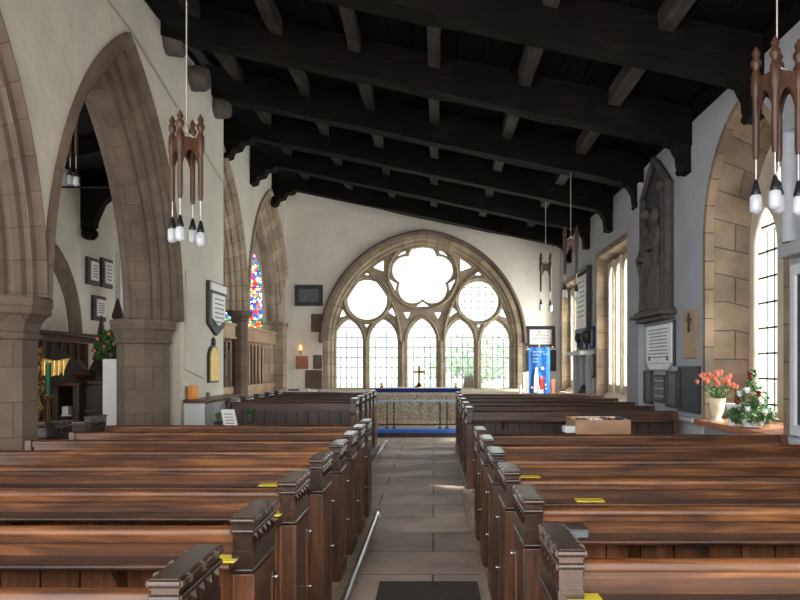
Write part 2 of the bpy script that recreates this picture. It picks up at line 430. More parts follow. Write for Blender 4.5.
# ---------------------------------------------------------------- left nave arcade wall
ZS = 2.235
A1 = dict(c=8.9, a=1.9, R=arch_R(1.9, 3.33)); A0 = dict(c=5.1, a=1.9, R=arch_R(1.9, 3.33)); Am = dict(c=1.3, a=1.9, R=arch_R(1.9, 3.33))
nT = lambda u: 6.2
mb = MB(); WT = .76
ops = []
for A in (Am, A0, A1): ops.append((A['c']-A['a'], A['c']+A['a'], 0, arch_top(A['c'], A['a'], A['R'], ZS, .06), 40))
wall_open(mb, -.9, 13.0, 0, nT, ops, XL, XL-WT, mapL)
struct(mb.build('wall_left', 'plaster'))
def arcade_ring(name, A, X, wt, zs, mat='stone'):
    mb = MB(); m = X - wt/2
    # hood, outer order with wide chamfer, inner order with chamfer
    prof = [(-.0, X-.02), (-.0, X+.05), (.05, X+.07), (.09, X+.0), (.17, X-.005), (.175, X-.06), (.23, X-.075), (.27, X-.12), (.275, X-.17), (.33, X-.175), (.38, X-.20), (.385, X-.26), (.44, X-.265), (.48, X-.30),
            (.48, X-wt+.26), (.43, X-wt+.2), (.36, X-wt+.16), (.355, X-wt+.10), (.26, X-wt+.05), (.10, X-wt-.02), (0, X-wt-.02)]
    sweep(mb, A['c'], A['a'], A['R'], zs, prof, mapL, n=16)
    return mb.build(name, mat)
lab = {0: 'brown stone pointed arch nearest the camera on the left', 1: 'tall brown stone pointed arch between the two left piers'}
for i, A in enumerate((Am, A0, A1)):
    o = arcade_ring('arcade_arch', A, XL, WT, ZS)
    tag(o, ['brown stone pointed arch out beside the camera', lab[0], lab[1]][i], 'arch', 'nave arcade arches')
def pier(name, x, y, r, zcap, mat, label, caph=.36, over=.16, zbase=0, over_x=None):
    t = thing(name, (x, y, zbase), label, 'pier')
    MB().lathe([(r+.12, 0), (r+.12, .25), (r+.02, .4), (r, .42), (r, zcap-zbase-caph)], (x, y, zbase), n=8, smooth=False).build('shaft', mat, t)
    h = zcap-caph
    MB().lathe([(r, 0), (r+.03, .02), (r+.03, .05), (r+.01, .07), (r+.03, caph*.4), (r+over*.6, caph*.55), (r+over*.9, caph*.62), (r+over*.9, caph*.75), (r+over, caph*.8), (r+over, caph)], (x, y, h), n=8, smooth=False).build('capital', mat, t)
    return t
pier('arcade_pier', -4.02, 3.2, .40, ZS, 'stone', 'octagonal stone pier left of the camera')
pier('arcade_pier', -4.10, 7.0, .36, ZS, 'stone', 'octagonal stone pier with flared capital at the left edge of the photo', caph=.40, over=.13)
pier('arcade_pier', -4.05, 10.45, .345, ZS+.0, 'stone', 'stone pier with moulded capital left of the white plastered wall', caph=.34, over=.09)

# ---------------------------------------------------------------- chancel left arcade
B1 = dict(c=18.5, a=2.3, R=arch_R(2.3, 3.18)); B0 = dict(c=13.9, a=2.3, R=arch_R(2.3, 3.18)); ZB = 2.78
mb = MB(); cops = [(B0['c']-B0['a']+1.4, B0['c']+B0['a'], 0, arch_top(B0['c'], B0['a'], B0['R'], ZB, .06), 40),
                   (B1['c']-B1['a'], min(YE-.02, B1['c']+B1['a']-.06), 0, arch_top(B1['c'], B1['a'], B1['R'], ZB, .06), 40)]
wall_open(mb, 12.99, YE, 0, lambda u: 6.45, cops, XC, XC-.6, mapL)
struct(mb.build('wall_left_chancel', 'plaster'))
for i, A in enumerate((B0, B1)):
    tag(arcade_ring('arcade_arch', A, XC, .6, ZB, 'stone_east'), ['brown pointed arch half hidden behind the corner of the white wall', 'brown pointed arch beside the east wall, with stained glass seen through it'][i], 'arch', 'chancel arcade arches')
pier('arcade_pier', -4.19, 16.2, .17, ZB, 'stone', 'slim stone pier standing between the bays of the pale oak screen', caph=.22, over=.1)
t = thing('arcade_respond', (XC-.25, 20.2, 0), 'stone respond where the last arch meets the east wall, left of the wall tablet', 'respond')
MB().box(XC-.5, XC+.02, 20.02, YE+.02, 0, ZB-.2).build('shaft', 'stone_east', t)
MB().box(XC-.56, XC+.07, 19.92, YE+.02, ZB-.1, ZB).box(XC-.53, XC+.04, 19.97, YE+.02, ZB-.2, ZB-.1).build('capital', 'stone_east', t, bevel=.02)

# ---------------------------------------------------------------- north aisle walls
NA = dict(c=14.05, a=1.75, R=arch_R(1.75, 2.0))
mb = MB(); lt = lambda u: 5.25 - abs(u-17.85)*1.3
wall_open(mb, 4, YE+.3, 0, lambda u: 5.8, [(17.62, 17.92, 3.0, lambda u: 4.65-abs(u-17.77)*2, 8), (9.3, 10.6, 1.8, lambda u: 4.4, 2), (5.6, 6.9, 1.8, lambda u: 4.4, 2)], XN, XN-.4, mapL)
struct(mb.build('wall_north_aisle', 'plaster'))
mb = MB(); sweep(mb, NA['c'], NA['a'], NA['R'], 2.2, [(0, XN-.05), (0, XN+.10), (.1, XN+.12), (.22, XN+.04), (.4, XN+.03), (.4, XN-.05)], mapL, n=14, zlow=0)
tag(mb.build('blind_arch', 'stone'), 'dark stone blind arch on the far aisle wall behind the brass lectern', 'arch')
mb = MB()
for (a, b) in [(17.62, 17.92), (9.3, 10.6), (5.6, 6.9)]: mb.box(XN-.22, XN-.21, a-.02, b+.02, 1.8 if b < 12 else 2.55, 5.3 if b > 12 else 4.4)
struct(mb.build('window_5', 'glass'))
# east wall of aisle with stained glass
mb = MB(); sgt = arch_top(-5.45, .75, arch_R(.75, 1.3), 3.9)
wall_open(mb, XN, XC-.3, 0, lambda u: 6.3, [(-6.2, -4.7, 2.62, sgt, 16)], YE, YE+.4, mapE)
struct(mb.build('wall_east_aisle', 'plaster'))
w = thing('window_2', (-5.45, YE+.2, 2.0), None, None); w['kind'] = 'structure'
mb = MB(); mb.add([(u, YE+.2, z) for u, z in [(-6.2, 2.0)] + arch_pts(-5.45, .75, arch_R(.75, 1.3), 3.9, 0, 8) + [(-4.7, 2.0)]], [tuple(range(19))]); mb.build('pane', 'stained', w)
mb = MB().box(-5.5, -5.4, YE+.1, YE+.3, 2.0, 4.2)
for z in [2.4, 2.85, 3.3, 3.75, 4.2]: mb.box(-6.2, -4.7, YE+.17, YE+.19, z, z+.02)
mb.tube([(-5.45, YE+.2, 4.15), (-5.75, YE+.2, 4.4), (-5.55, YE+.2, 4.75)], .045, 6).tube([(-5.45, YE+.2, 4.15), (-5.1, YE+.2, 4.4), (-5.3, YE+.2, 4.75)], .045, 6)
mb.build('window_frame', 'iron', w)

# ---------------------------------------------------------------- east wall and great window
E = lambda px, py: ((px-VX)*YE/F, H+(VY-py)*YE/F)
s = YE/F
cX, cZ = E(423, 343); aO = 103*s; R_O = 113*s
topE = arch_top(cX, aO, R_O, cZ, .08)
mb = MB()
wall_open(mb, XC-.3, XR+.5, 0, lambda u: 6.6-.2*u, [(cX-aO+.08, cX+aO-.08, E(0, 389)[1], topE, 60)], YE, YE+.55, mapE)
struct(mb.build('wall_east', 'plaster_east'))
t = thing('window_1', (cX, YE, E(0, 389)[1]), None, None); t['kind'] = 'structure'
zsill = E(0, 389)[1]
# hood only over the arch
mb = MB(); sweep(mb, cX, aO+.02, R_O+.02, cZ, [(0, YE+.02), (0, YE-.09), (.06, YE-.10), (.12, YE-.03), (.14, YE+.02)], mapE, n=24)
mb.v = [v for v in mb.v]; mb.build('hood_mould', 'stone', t)
mb = MB(); sweep(mb, cX, aO-.1, R_O-.1, cZ, [(0, YE+.05), (0, YE-.012), (.12, YE-.012), (.17, YE+.07), (.22, YE+.07), (.26, YE+.15), (.31, YE+.15), (.31, YE+.4), (0, YE+.4)], mapE, n=24, zlow=zsill)
mb.build('arch_moulding', 'stone_east', t)
mb = MB()    # block quoins beside the jambs
for (x0, x1, y0, y1) in [(305, 322, 370, 389), (311, 323, 314, 332), (313, 322, 355, 369), (521, 527, 340, 372)]:
    a, zb = E(x0, y1); b, za = E(x1, y0); mb.box(a, b, YE-.008, YE+.05, zb, za)
mb.build('quoin', 'stone', t, bevel=.005)
def circ(cx, cy, r, n=32): return [E(cx+r*math.cos(2*PI*k/n), cy-r*math.sin(2*PI*k/n)) for k in range(n)]
lights = [(334,362,319,341), (369,397,319,341), (407.5,436,318,341), (446,474,319,341), (482,510,320,341)]
def light_outline(l, inset=0):
    x0, x1, ya, ys_ = l; c = (x0+x1)/2; a = (x1-x0)/2; R = arch_R(a, ys_-ya)
    pts = arch_pts(c, a, R, 0, inset, 8)
    return [E(x0+inset, 388)] + [E(u, ys_-z) for u, z in pts] + [E(x1-inset, 388)]
holes = [light_outline(l) for l in lights]
holes += [circ(366.5, 299, 20), circ(479, 300.5, 20)]
foil = []
fc = (422.5, 274.5); D = 17; r = 14.2
for k in range(5):
    th = PI/2 + 2*PI*k/5; lx, ly = fc[0]+D*math.cos(th), fc[1]-D*math.sin(th)
    # half-angle where adjacent lobes meet
    h = D*math.sin(PI/5); q = math.sqrt(r*r-h*h); dd = D*math.cos(PI/5)-q if False else D*math.cos(PI/5)+q
    cusp = (dd*math.cos(PI/5), dd*math.sin(PI/5))
    al = math.atan2(cusp[1], cusp[0]-D)
    for i in range(13):
        b = th - al + 2*al*i/12
        foil.append(E(lx+r*math.cos(b), ly-r*math.sin(b)))
holes.append(foil)
def tri(pts): return [E(*p) for p in pts]
holes += [tri([(372,266),(383,257),(383,270)]), tri([(461,257),(472,266),(461,270)]), tri([(362,274),(366,270),(370,274)]), tri([(475,274),(479,270),(483,274)]),
          tri([(338,317),(341,308),(345,315)]), tri([(388,311),(392,307),(395,316)]), tri([(450,316),(453,307),(457,311)]), tri([(500,315),(503,308),(507,317)]),
          tri([(404,312),(410,312),(407,318)]), tri([(435,312),(441,312),(438,318)]), tri([(364,324),(368,324),(366,327)]), tri([(477,324),(481,324),(479,327)]),
          tri([(396.5,255.5),(406,246.5),(405,252.3)]), tri([(448.5,255.5),(439,246.5),(440,252.3)]), tri([(389.5,278.5),(396.3,282.5),(395,290)]), tri([(455.5,278.5),(448.7,282.5),(450,290)]), tri([(416,305.8),(422.5,300.8),(429,305.8)])]
outer = [(u, z) for u, z in arch_pts(cX, aO-.22, R_O-.22, cZ, 0, 24)]
outer = [(outer[0][0], zsill-.06)] + outer + [(outer[-1][0], zsill-.06)]
flat_curve('tracery', [outer] + holes, .05, .035, 'tracery', t, lambda u, v, w: (u, YE+.25+w, v))
mb = MB()
def ring_px(cx, cy, r): 
    p = [E(cx+r*math.cos(2*PI*k/32), cy-r*math.sin(2*PI*k/32)) for k in range(33)]
    mb.tube([(x, YE+.15, z) for x, z in p], .035, 6, cap=False)
ring_px(366.5, 299, 23); ring_px(479, 300.5, 23); ring_px(fc[0], fc[1], 35)
for (c, a, ya, ys_) in [(365.5, 34.5, 270, 341), (478.5, 34.5, 270, 341)]:
    R = arch_R(a, ys_-ya); mb.tube([(E(u, 0)[0], YE+.15, E(0, ys_-z)[1]) for u, z in arch_pts(c, a, R, 0, 0, 10)], .04, 6)
for x in (365.5, 402, 441, 478): mb.tube([(E(x, 0)[0], YE+.15, zsill), (E(x, 0)[0], YE+.15, E(0, 341)[1])], .05 if x in (402, 441) else .035, 8)
for l in lights: 
    x0, x1, ya, ys_ = l; c = (x0+x1)/2; a = (x1-x0)/2+2.6; R = arch_R(a, ys_-ya+4)
    mb.tube([(E(u, 0)[0], YE+.165, E(0, ys_-z)[1]) for u, z in arch_pts(c, a, R, 0, 0, 8)], .028, 6)
mb.build('roll_moulding', 'tracery', t)
for l in lights:
    o_ = light_outline(l, -1); mb = MB(); mb.add([(u, YE+.27, z) for u, z in o_], [tuple(range(len(o_)))]); g = mb.build('pane', 'glass', t)
    mb = MB(); x0, x1 = E(l[0], 0)[0], E(l[1], 0)[0]; zt = E(0, l[3])[1]; ztop = E(0, l[2])[1]
    for k in range(1, 5):
        x = x0+(x1-x0)*k/5; mb.box(x-.013, x+.013, YE+.255, YE+.265, zsill, zt+(.3 if k in (2,3) else .08))
    z = zsill+.3
    while z < ztop-.05: mb.box(x0-.03, x1+.03, YE+.25, YE+.262, z-.013, z+.013); z += .28
    mb.build('lead', 'lead', g)
for (cx, cy, r) in [(366.5, 299, 21), (479, 300.5, 21), (fc[0], fc[1], 32)]:
    c_ = circ(cx, cy, r, 24); mb = MB().add([(u, YE+.27, z) for u, z in c_], [tuple(range(24))]); g = mb.build('pane', 'glass', t)
    if cx > 470:
        mb = MB()
        for k in range(-2, 3):
            x, zc = E(cx+k*7, cy); hh = s*math.sqrt(max(0, 20*20-(k*7)**2)); mb.box(x-.010, x+.010, YE+.255, YE+.265, zc-hh, zc+hh)
            x, zc = E(cx, cy+k*7); mb.box(x-hh, x+hh, YE+.255, YE+.265, zc-.010, zc+.010)
        mb.build('lead', 'lead', g)
MB().box(cX-aO+.05, cX+aO-.05, YE-.12, YE+.5, zsill-.08, zsill).build('window_sill', 'sillstone', t, bevel=.01)

# ---------------------------------------------------------------- right wall with its windows
Wn = dict(c=8.4, a=1.09, zs=3.2, rise=1.36); Wn['R'] = arch_R(Wn['a'], Wn['rise'])
ZL = .93
ops = [(7.31, 9.49, ZL, arch_top(Wn['c'], Wn['a'], Wn['R'], Wn['zs']), 30),
       (13.1, 15.8, ZL, lambda u: 3.86, 2), (18.1, 20.1, ZL, lambda u: 3.72, 2)]
mb = MB(); WR = .62
wall_open(mb, -.9, YE+.5, 0, lambda u: 5.1, ops, XR, XR+.06, mapL)
# outer skin further out, with the smaller window apertures
ops2 = [(7.55, 9.15, ZL+.05, arch_top(8.35, .8, arch_R(.8, 1.25), 3.0), 24), (13.2, 15.75, ZL+.1, lambda u: 3.8, 2), (18.1, 20.05, ZL+.1, lambda u: 3.7, 2)]
wall_open(mb, -.9, YE+.5, 0, lambda u: 5.1, ops2, XR+.58, XR+.66, mapL)
struct(mb.build('wall_right', 'plaster_shade'))
# splayed reveals
def loft(mb, p, q, x0, x1):
    n = len(p); arc = [0]
    for i in range(1, n): arc.append(arc[-1]+math.dist(p[i], p[i-1]))
    vs = [(x0, a, b) for a, b in p] + [(x1, a, b) for a, b in q]
    mb.add(vs, [(i, i+1, n+i+1, n+i) for i in range(n-1)], [[(0, arc[i]), (0, arc[i+1]), (.66, arc[i+1]), (.66, arc[i])] for i in range(n-1)])
w1 = thing('window_3', (XR+.5, 8.4, ZL), None, None); w1['kind'] = 'structure'
mb = MB(); loft(mb, arch_pts(8.4, 1.09, Wn['R'], 3.2, 0, 12, ZL), arch_pts(8.35, .8, arch_R(.8, 1.25), 3.0, 0, 12, ZL), XR+.001, XR+.58)
sweep(mb, 8.4, 1.09, Wn['R'], 3.2, [(-.05, XR+.05), (-.05, XR-.02), (.03, XR-.02), (.05, XR+.08), (.03, XR+.09)], mapL, n=12, zlow=ZL)
mb.build('reveal', 'stone_warm', w1)
mb = MB().prism([(XR-.14, ZL-.07), (XR+.6, ZL-.07), (XR+.6, ZL+.08), (XR+.02, ZL), (XR-.14, ZL)], 'y', 7.25, 9.55); mb.build('window_sill', 'terracotta', w1, bevel=.01)
# two-light tracery in the lancet
def lt_out(c, a, z0, zs, rise): return [(c-a, z0)] + arch_pts(c, a, arch_R(a, rise), zs, 0, 8) + [(c+a, z0)]
big = [(7.5, ZL)] + arch_pts(8.35, .85, arch_R(.85, 1.3), 3.0, 0, 14) + [(9.2, ZL)]
hl = [lt_out(8.76, .30, ZL+.12, 2.95, .5), lt_out(7.94, .30, ZL+.12, 2.95, .5), [(8.35+.17*math.cos(q*PI/8), 3.62+.2*math.sin(q*PI/8)) for q in range(16)]]
flat_curve('tracery', [big]+hl, .05, .03, 'mullion', w1, lambda u, v, w: (XR+.5+w, u, v))
for l in hl[:2]:
    g = MB().add([(XR+.51, u, z) for u, z in l], [tuple(range(len(l)))]).build('pane', 'glass', w1)
    mb = MB(); u0, u1 = l[0][0], l[-1][0]
    for k in range(1, 3): u = u0+(u1-u0)*k/3; mb.box(XR+.49, XR+.50, u-.008, u+.008, ZL+.12, 3.2)
    z = ZL+.22
    while z < 3.3: mb.box(XR+.48, XR+.5, u0, u1, z-.011, z+.011); z += .3
    mb.build('lead', 'iron', g)
def flat_window(name, u0, u1, zt, i0, i1, zi, nm):
    w = thing(name, (XR+.4, (u0+u1)/2, ZL), None, None); w['kind'] = 'structure'
    mb = MB(); loft(mb, [(u0, ZL), (u0, zt), (u1, zt), (u1, ZL)], [(i0, ZL), (i0, zi), (i1, zi), (i1, ZL)], XR+.001, XR+.30)
    for (a, b, c_, d) in [(u0-.12, u0, ZL, zt+.12), (u1, u1+.12, ZL, zt+.12), (u0, u1, zt, zt+.12)]: mb.box(XR-.012, XR+.05, a, b, c_, d)
    mb.build('reveal', 'stone_warm', w)
    MB().prism([(XR-.1, ZL-.06), (XR+.6, ZL-.06), (XR+.6, ZL+.3), (XR+.3, ZL+.22), (XR+.05, ZL), (XR-.1, ZL)], 'y', u0, u1).build('window_sill', 'sillstone', w)
    out = [(i0-.02, ZL+.05), (i0-.02, zi+.02), (i1+.02, zi+.02), (i1+.02, ZL+.05)]
    n = nm+1; ww = (i1-i0)/n; hs = []
    for k in range(n): c = i0+ww*(k+.5); hs.append(lt_out(c, ww/2-.085, ZL+.3, zi-.42, .3))
    flat_curve('tracery', [out]+hs, .07, .04, 'mullion', w, lambda u, v, ww_: (XR+.30+ww_, u, v))
    for k in range(nm): mb = MB().tube([(XR+.19, i0+ww*(k+1), ZL+.12), (XR+.19, i0+ww*(k+1), zi)], .05, 8).box(XR+.19, XR+.3, i0+ww*(k+1)-.03, i0+ww*(k+1)+.03, ZL+.15, zi); mb.build('mullion', 'mullion', w)
    for h in hs:
        g = MB().add([(XR+.33, u, z) for u, z in h], [tuple(range(len(h)))]).build('pane', 'glass', w)
        mb = MB(); z = ZL+.4
        while z < zi: mb.box(XR+.32, XR+.327, h[0][0], h[-1][0], z-.008, z+.008); z += .3
        mb.build('lead', 'lead', g)
flat_window('window_4', 13.1, 15.8, 3.86, 13.3, 15.68, 3.74, 3)
flat_window('window_6', 18.1, 20.1, 3.72, 18.2, 20.0, 3.62, 2)
# pilaster strip and ledge
struct(MB().box(XR-.1, XR+.02, 12.25, 13.0, 0, 4.6).build('trim_2', 'plaster_shade', bevel=.01))
struct(MB().box(XR-.16, XR+.02, 9.55, 13.15, ZL-.05, ZL).box(XR-.05, XR+.02, 9.55, 12.2, 0, ZL-.05).box(XR-.16, XR+.02, 4, 7.25, ZL-.05, ZL).box(XR-.16, XR+.02, 15.8, 18.1, ZL-.05, ZL).build('trim_3', 'white_paint', bevel=.006))

# ---------------------------------------------------------------- pews
def cap_mb(x0, x1, y0, y1, z1, side):
    """moulded head of a bench end; side=+1: carved face looks to +x"""
    mb = MB(); o = .012
    mb.box(x0, x1, y0, y1, z1-.03, z1-.006)
    n = 8
    for zc, e, rr in ((z1-.014, .009, .013), (z1-.055, .007, .011), (z1-.205, .006, .009)):
        for (a, b) in (((x0-e+rr*.3, y0), (x0-e+rr*.3, y1)), ((x1+e-rr*.3, y0), (x1+e-rr*.3, y1))):
            mb.tube([(a[0], a[1]-e, zc), (b[0], b[1]+e, zc)], rr, 8)
        for y in (y0-e+rr*.3, y1+e-rr*.3): mb.tube([(x0-e, y, zc), (x1+e, y, zc)], rr, 8)
    mb.prism([(x0-.008, z1-.03), (x1+.008, z1-.03), (x1+.002, z1), (x0-.002, z1-.0)], 'y', y0-.008, y1+.008)
    mb.box(x0-.004, x1+.004, y0-.004, y1+.004, z1-.20, z1-.02)
    mb.box(x0-.007, x1+.007, y0-.007, y1+.007, z1-.20, z1-.13)
    # row of carved drops on both faces
    k = 5
    for i in range(k):
        yc = y0+(y1-y0)*(i+.5)/k
        for xs, sg in ((x0-.004, -1), (x1+.004, 1)):
            mb.add([(xs, yc-.026, z1-.07), (xs, yc+.026, z1-.07), (xs, yc, z1-.13), (xs+sg*.012, yc, z1-.09)], [(0,1,3), (1,2,3), (2,0,3)])
    # collars across the roll
    for i in range(3):
        yc = y0+(y1-y0)*(i+.5)/3
        for xs in (x0-.008, x1+.008): mb.tube([(xs, yc-.008, z1-.014), (xs, yc+.01, z1-.014)], .016, 8)
    return mb
def plain_end(root, xc, y, z0, top):
    prof = [(y+.05, z0), (y+.46, z0), (y+.46, z0+.44), (y+.36, z0+.5), (y+.2, z0+.6), (y+.14, top), (y+.05, top)]
    return MB().prism(prof, 'x', xc-.03, xc+.03).build('bench_end', 'pew_end', root, bevel=.004)
def bench_end(root, xc, y, z0, top, outer):
    """slab centred at xc, near edge at y"""
    x0, x1 = xc-.034, xc+.034; y1 = y+.38
    mb = MB(); prof = [(y, z0), (y+.46, z0), (y+.46, z0+.42), (y+.42, z0+.46), (y+.41, z0+.60), (y+.46, z0+.645), (y+.455, z0+.69), (y+.41, z0+.70), (y1, z0+.74), (y1, top-.22), (y, top-.22)]
    mb.prism(prof, 'x', x0, x1)
    # raised stiles round a sunk panel
    for xs, sg in ((x1, 1), (x0, -1)):
        a, b = sorted((xs-.002*sg, xs+.010*sg))
        mb.box(a, b, y, y+.05, z0, top-.22).box(a, b, y1-.05, y1, z0, top-.22).box(a, b, y+.05, y1-.05, z0, z0+.12).box(a, b, y+.05, y1-.05, top-.30, top-.22)
    e = mb.build('bench_end', 'pew_end', root, bevel=.004)
    cap_mb(x0, x1, y, y1, top, 1).build('moulded_cap', 'cap', e)
    xs = x1 if outer > 0 else x0
    for zz in (.70, .40):
        MB().tube([(xs+outer*.008, y+.33, z0+zz), (xs+outer*.022, y+.33, z0+zz)], .006, 6).ball((xs+outer*.024, y+.33, z0+zz), .010, 6).build('metal_stud', 'steel', e)
    return e
def make_pew(xa, xb, y, z0, label, group, hh=1.02, back_only_dark=False, ledge=True, rail=.965, caps='LR'):
    """xa<xb, near edge y."""
    mid = (xa+xb)/2
    t = thing('pew', (mid, y, z0), label, 'pew', group)
    top = z0+hh; r = z0+rail
    if 'R' in caps: bench_end(t, xb-.034, y, z0, top, 1)
    else: plain_end(t, xb-.034, y, z0, r)
    if 'L' in caps: bench_end(t, xa+.034, y, z0, top, -1)
    else: plain_end(t, xa+.034, y, z0, r)
    x0, x1 = xa+.068, xb-.068
    wm = 'pew_dark' if back_only_dark else 'pew'; bm = 'oak_dark' if back_only_dark else 'pew_board'
    # back: tongue and groove boards
    mb = MB(); n = max(1, round((x1-x0)/.155)); bw = (x1-x0)/n
    for k in range(n): mb.box(x0+k*bw+.003, x0+(k+1)*bw-.003, y+.075, y+.095, z0+.05, z0+.86)
    mb.box(x0, x1, y+.095, y+.105, z0+.05, r-.04)
    mb.build('back_boards', bm, t, bevel=.003)
    MB().box(x0, x1, y+.07, y+.10, z0+.845, r-.03).build('backrest', wm, t, bevel=.003)
    mb = MB().tube([(x0, y+.085, r-.026), (x1, y+.085, r-.026)], .030, 12).box(x0, x1, y+.055, y+.125, r-.055, r-.035); mb.build('top_rail', wm, t)
    if ledge:
        mb = MB().box(x0, x1, y-.065, y+.072, z0+.832, z0+.855).tube([(x0, y-.065, z0+.8435), (x1, y-.065, z0+.8435)], .0125, 8)
        k = x0+.4
        while k < x1: mb.prism([(y+.07, z0+.83), (y-.04, z0+.83), (y+.07, z0+.72)], 'x', k, k+.025); k += .9
        mb.build('book_ledge', 'ledge', t)
    MB().box(x0, x1, y+.10, y+.47, z0+.41, z0+.44).build('seat', wm, t, bevel=.006)
    MB().box(x0, x1, y+.40, y+.42, z0+.02, z0+.41).build('seat_front', wm, t)
    return t
XA, XB = -.70, .40
gl = 'pews left of the aisle, near block'; gr = 'pews right of the aisle, near block'
ordn = ['nearest the camera', 'second from the camera', 'third from the camera', 'fourth from the camera', 'fifth from the camera', 'sixth from the camera', 'seventh from the camera', 'farthest back of its block']
LY = [2.05, 2.88, 3.76, 4.68, 5.55, 6.35, 7.12, 7.9]
RY = [2.38, 3.28, 4.14, 5.02, 5.95, 6.85]
extra = {1: ''}
proto = None
for i, y in enumerate(LY):
    lb = 'dark carved pew left of the stone aisle, '+ordn[i]
    if proto is None: proto = make_pew(-3.5, XA, y, 0, lb, gl, caps='R')
    else:
        o = copy_tree(proto); o.location.y = y; o['label'] = lb
proto = None
ordr = ordn[:5] + ['farthest from the camera in its block']
for i, y in enumerate(RY):
    lb = 'dark carved pew right of the stone aisle, '+ordr[i]
    if proto is None: proto = make_pew(XB, XR-.18, y, 0, lb, gr, caps='L')
    else:
        o = copy_tree(proto); o.location.y = y; o['label'] = lb
# far blocks
proto = None
for i, y in enumerate([10.35, 11.2, 12.0, 12.75, 13.5]):
    lb = 'dark pew in the raised left chancel block, ' + ['rearmost, backed by tall bare boards', 'second row', 'middle row', 'fourth row', 'front row'][i]
    if proto is None: proto = make_pew(-2.88, -1.08, y, .13, lb, 'pews of the raised left chancel block', back_only_dark=True, ledge=False)
    else:
        o = copy_tree(proto); o.location.y = y; o['label'] = lb
proto = None
for i, y in enumerate([9.95, 11.0, 12.1, 13.2, 14.3]):
    lb = 'dark right chancel pew, ' + ['rearmost, plank back behind the book box', 'second row', 'middle row', 'fourth row', 'front row nearest the altar'][i]
    if proto is None: proto = make_pew(.44, XR-.18, y, .03, lb, 'pews of the right chancel block', back_only_dark=True, caps='L')
    else:
        o = copy_tree(proto); o.location.y = y; o['label'] = lb; o.location.z = .03+.012*i
proto = None
for i, y in enumerate([7.75, 8.6]):
    lb = ['dark aisle pew beyond the left pier, its pale worn end cap showing', 'dark aisle pew behind the first one, under the brass lectern'][i]
    if proto is None: proto = make_pew(-6.4, -3.93, y, 0, lb, 'pews in the side aisle', back_only_dark=True)
    else: o = copy_tree(proto); o.location.y = y; o['label'] = lb
# timber platforms
tag(MB().box(-2.98, -1.04, 10.15, 14.15, 0, .13).build('pew_platform', 'pew_dark', bevel=.005), 'dark boarded platform under the left chancel pews', 'platform')
tag(MB().box(.42, XR-.1, 9.75, 14.95, 0, .03).build('pew_platform', 'pew_dark', bevel=.004), 'low boarded platform under the right chancel pews', 'platform')
struct(MB().box(XB-.05, XB+.0, 2.0, 9.75, 0, .012).box(XA, XA+.12, 1.5, 8.4, 0, .010).build('trim_4', 'tracery', bevel=.003))
# front desks of far blocks
for (x0, x1, y, z0, h, lb) in [(-2.88, -1.08, 14.15, 0, 1.14, 'panelled dark prayer desk front before the left chancel pews'), (.44, XR-.18, 15.2, 0, 1.07, 'panelled dark prayer desk front before the right chancel pews')]:
    t = thing('prayer_desk', ((x0+x1)/2, y, z0), lb, 'desk')
    mb = MB(); n = 9
    for k in range(n): a = x0+.07+(x1-x0-.14)*k/n; mb.box(a+.004, a+(x1-x0-.14)/n-.004, y+.03, y+.06, z0, z0+h-.08)
    mb.build('panel', 'oak_dark', t, bevel=.003)
    MB().box(x0, x1, y-.12, y+.1, z0+h-.06, z0+h-.03).build('desk_top', 'pew_dark', t, bevel=.005)
    for xx in (x0, x1-.07): MB().box(xx, xx+.07, y-.15, y+.15, z0, z0+h-.06).build('desk_end', 'pew_end', t, bevel=.006)

# yellow booklets on ledges
def booklet(px0, px1, y, zz, w, lb):
    yy = y-.045; x0 = (px0-VX)*yy/F; x1 = (px1-VX)*yy/F
    t = thing('booklet', ((x0+x1)/2, yy, zz), lb, 'booklet', 'yellow booklets on the pew ledges')
    MB().box(x0, x1, yy, yy+.10, zz, zz+.006).build('cover', 'yellow', t)
    MB().box(x0+.003, x1+.0015, yy+.003, yy+.098, zz+.0015, zz+.0045).build('pages', 'paper', t)
    t.rotation_euler.z = random.uniform(-.05, .05)
for (a, b, y, lb) in [(212, 234, 2.88, 'yellow booklet on the second left pew, nearest the camera on that side'), (262, 280, 3.76, 'yellow booklet peeping out behind the second left bench end'), (258, 280, 4.68, 'yellow booklet on the fourth left pew ledge'),
                      (570, 606, 2.38, 'yellow booklet at the bottom edge of the photo, right pews'), (577, 605, 4.14, 'yellow booklet on the third right pew ledge'), (519, 541, 5.02, 'yellow booklet on the fourth right pew ledge, nearest the aisle')]:
    booklet(a, b, y, .856, 0, lb)
t = thing('book_stack', (.60, 3.24, .856), 'dark book lying on the second right pew ledge beside the bench end', 'book')
MB().box(.575, .665, 3.22, 3.335, .857, .90).build('cover', 'black', t, bevel=.004)
MB().box(.578, .662, 3.218, 3.33, .863, .894).build('pages', 'slate_grey', t)

# book box in the cross aisle, right
t = thing('book_box', (1.95, 8.6, 0), 'open light-wood box of books on legs in the cross aisle, right pews', 'box')
bx0, bx1 = 1.57, 2.18
mb = MB().box(bx0, bx1, 8.3, 8.33, .76, 1.0).box(bx0, bx1, 8.9, 8.93, .76, 1.0).box(bx0, bx0+.03, 8.33, 8.9, .76, 1.0).box(bx1-.03, bx1, 8.33, 8.9, .76, 1.0).box(bx0, bx1, 8.3, 8.93, .74, .77)
mb.build('box_body', 'boxwood', t, bevel=.004)
for x in (bx0+.03, bx1-.07):
    for y in (8.34, 8.85): MB().box(x, x+.04, y, y+.04, 0, .745).build('leg', 'boxwood', t)
for k in range(9):
    x = bx0+.05+k*.057
    tag(MB().box(x, x+.042, 8.36, 8.6, .772, 1.005+random.uniform(-.01, .02)).build('hymn_book', random.choice(['slate', 'paper', 'white', 'slate_grey']), bevel=.003), 'book standing spine up in the open wooden box', 'book', 'books in the open wooden box')
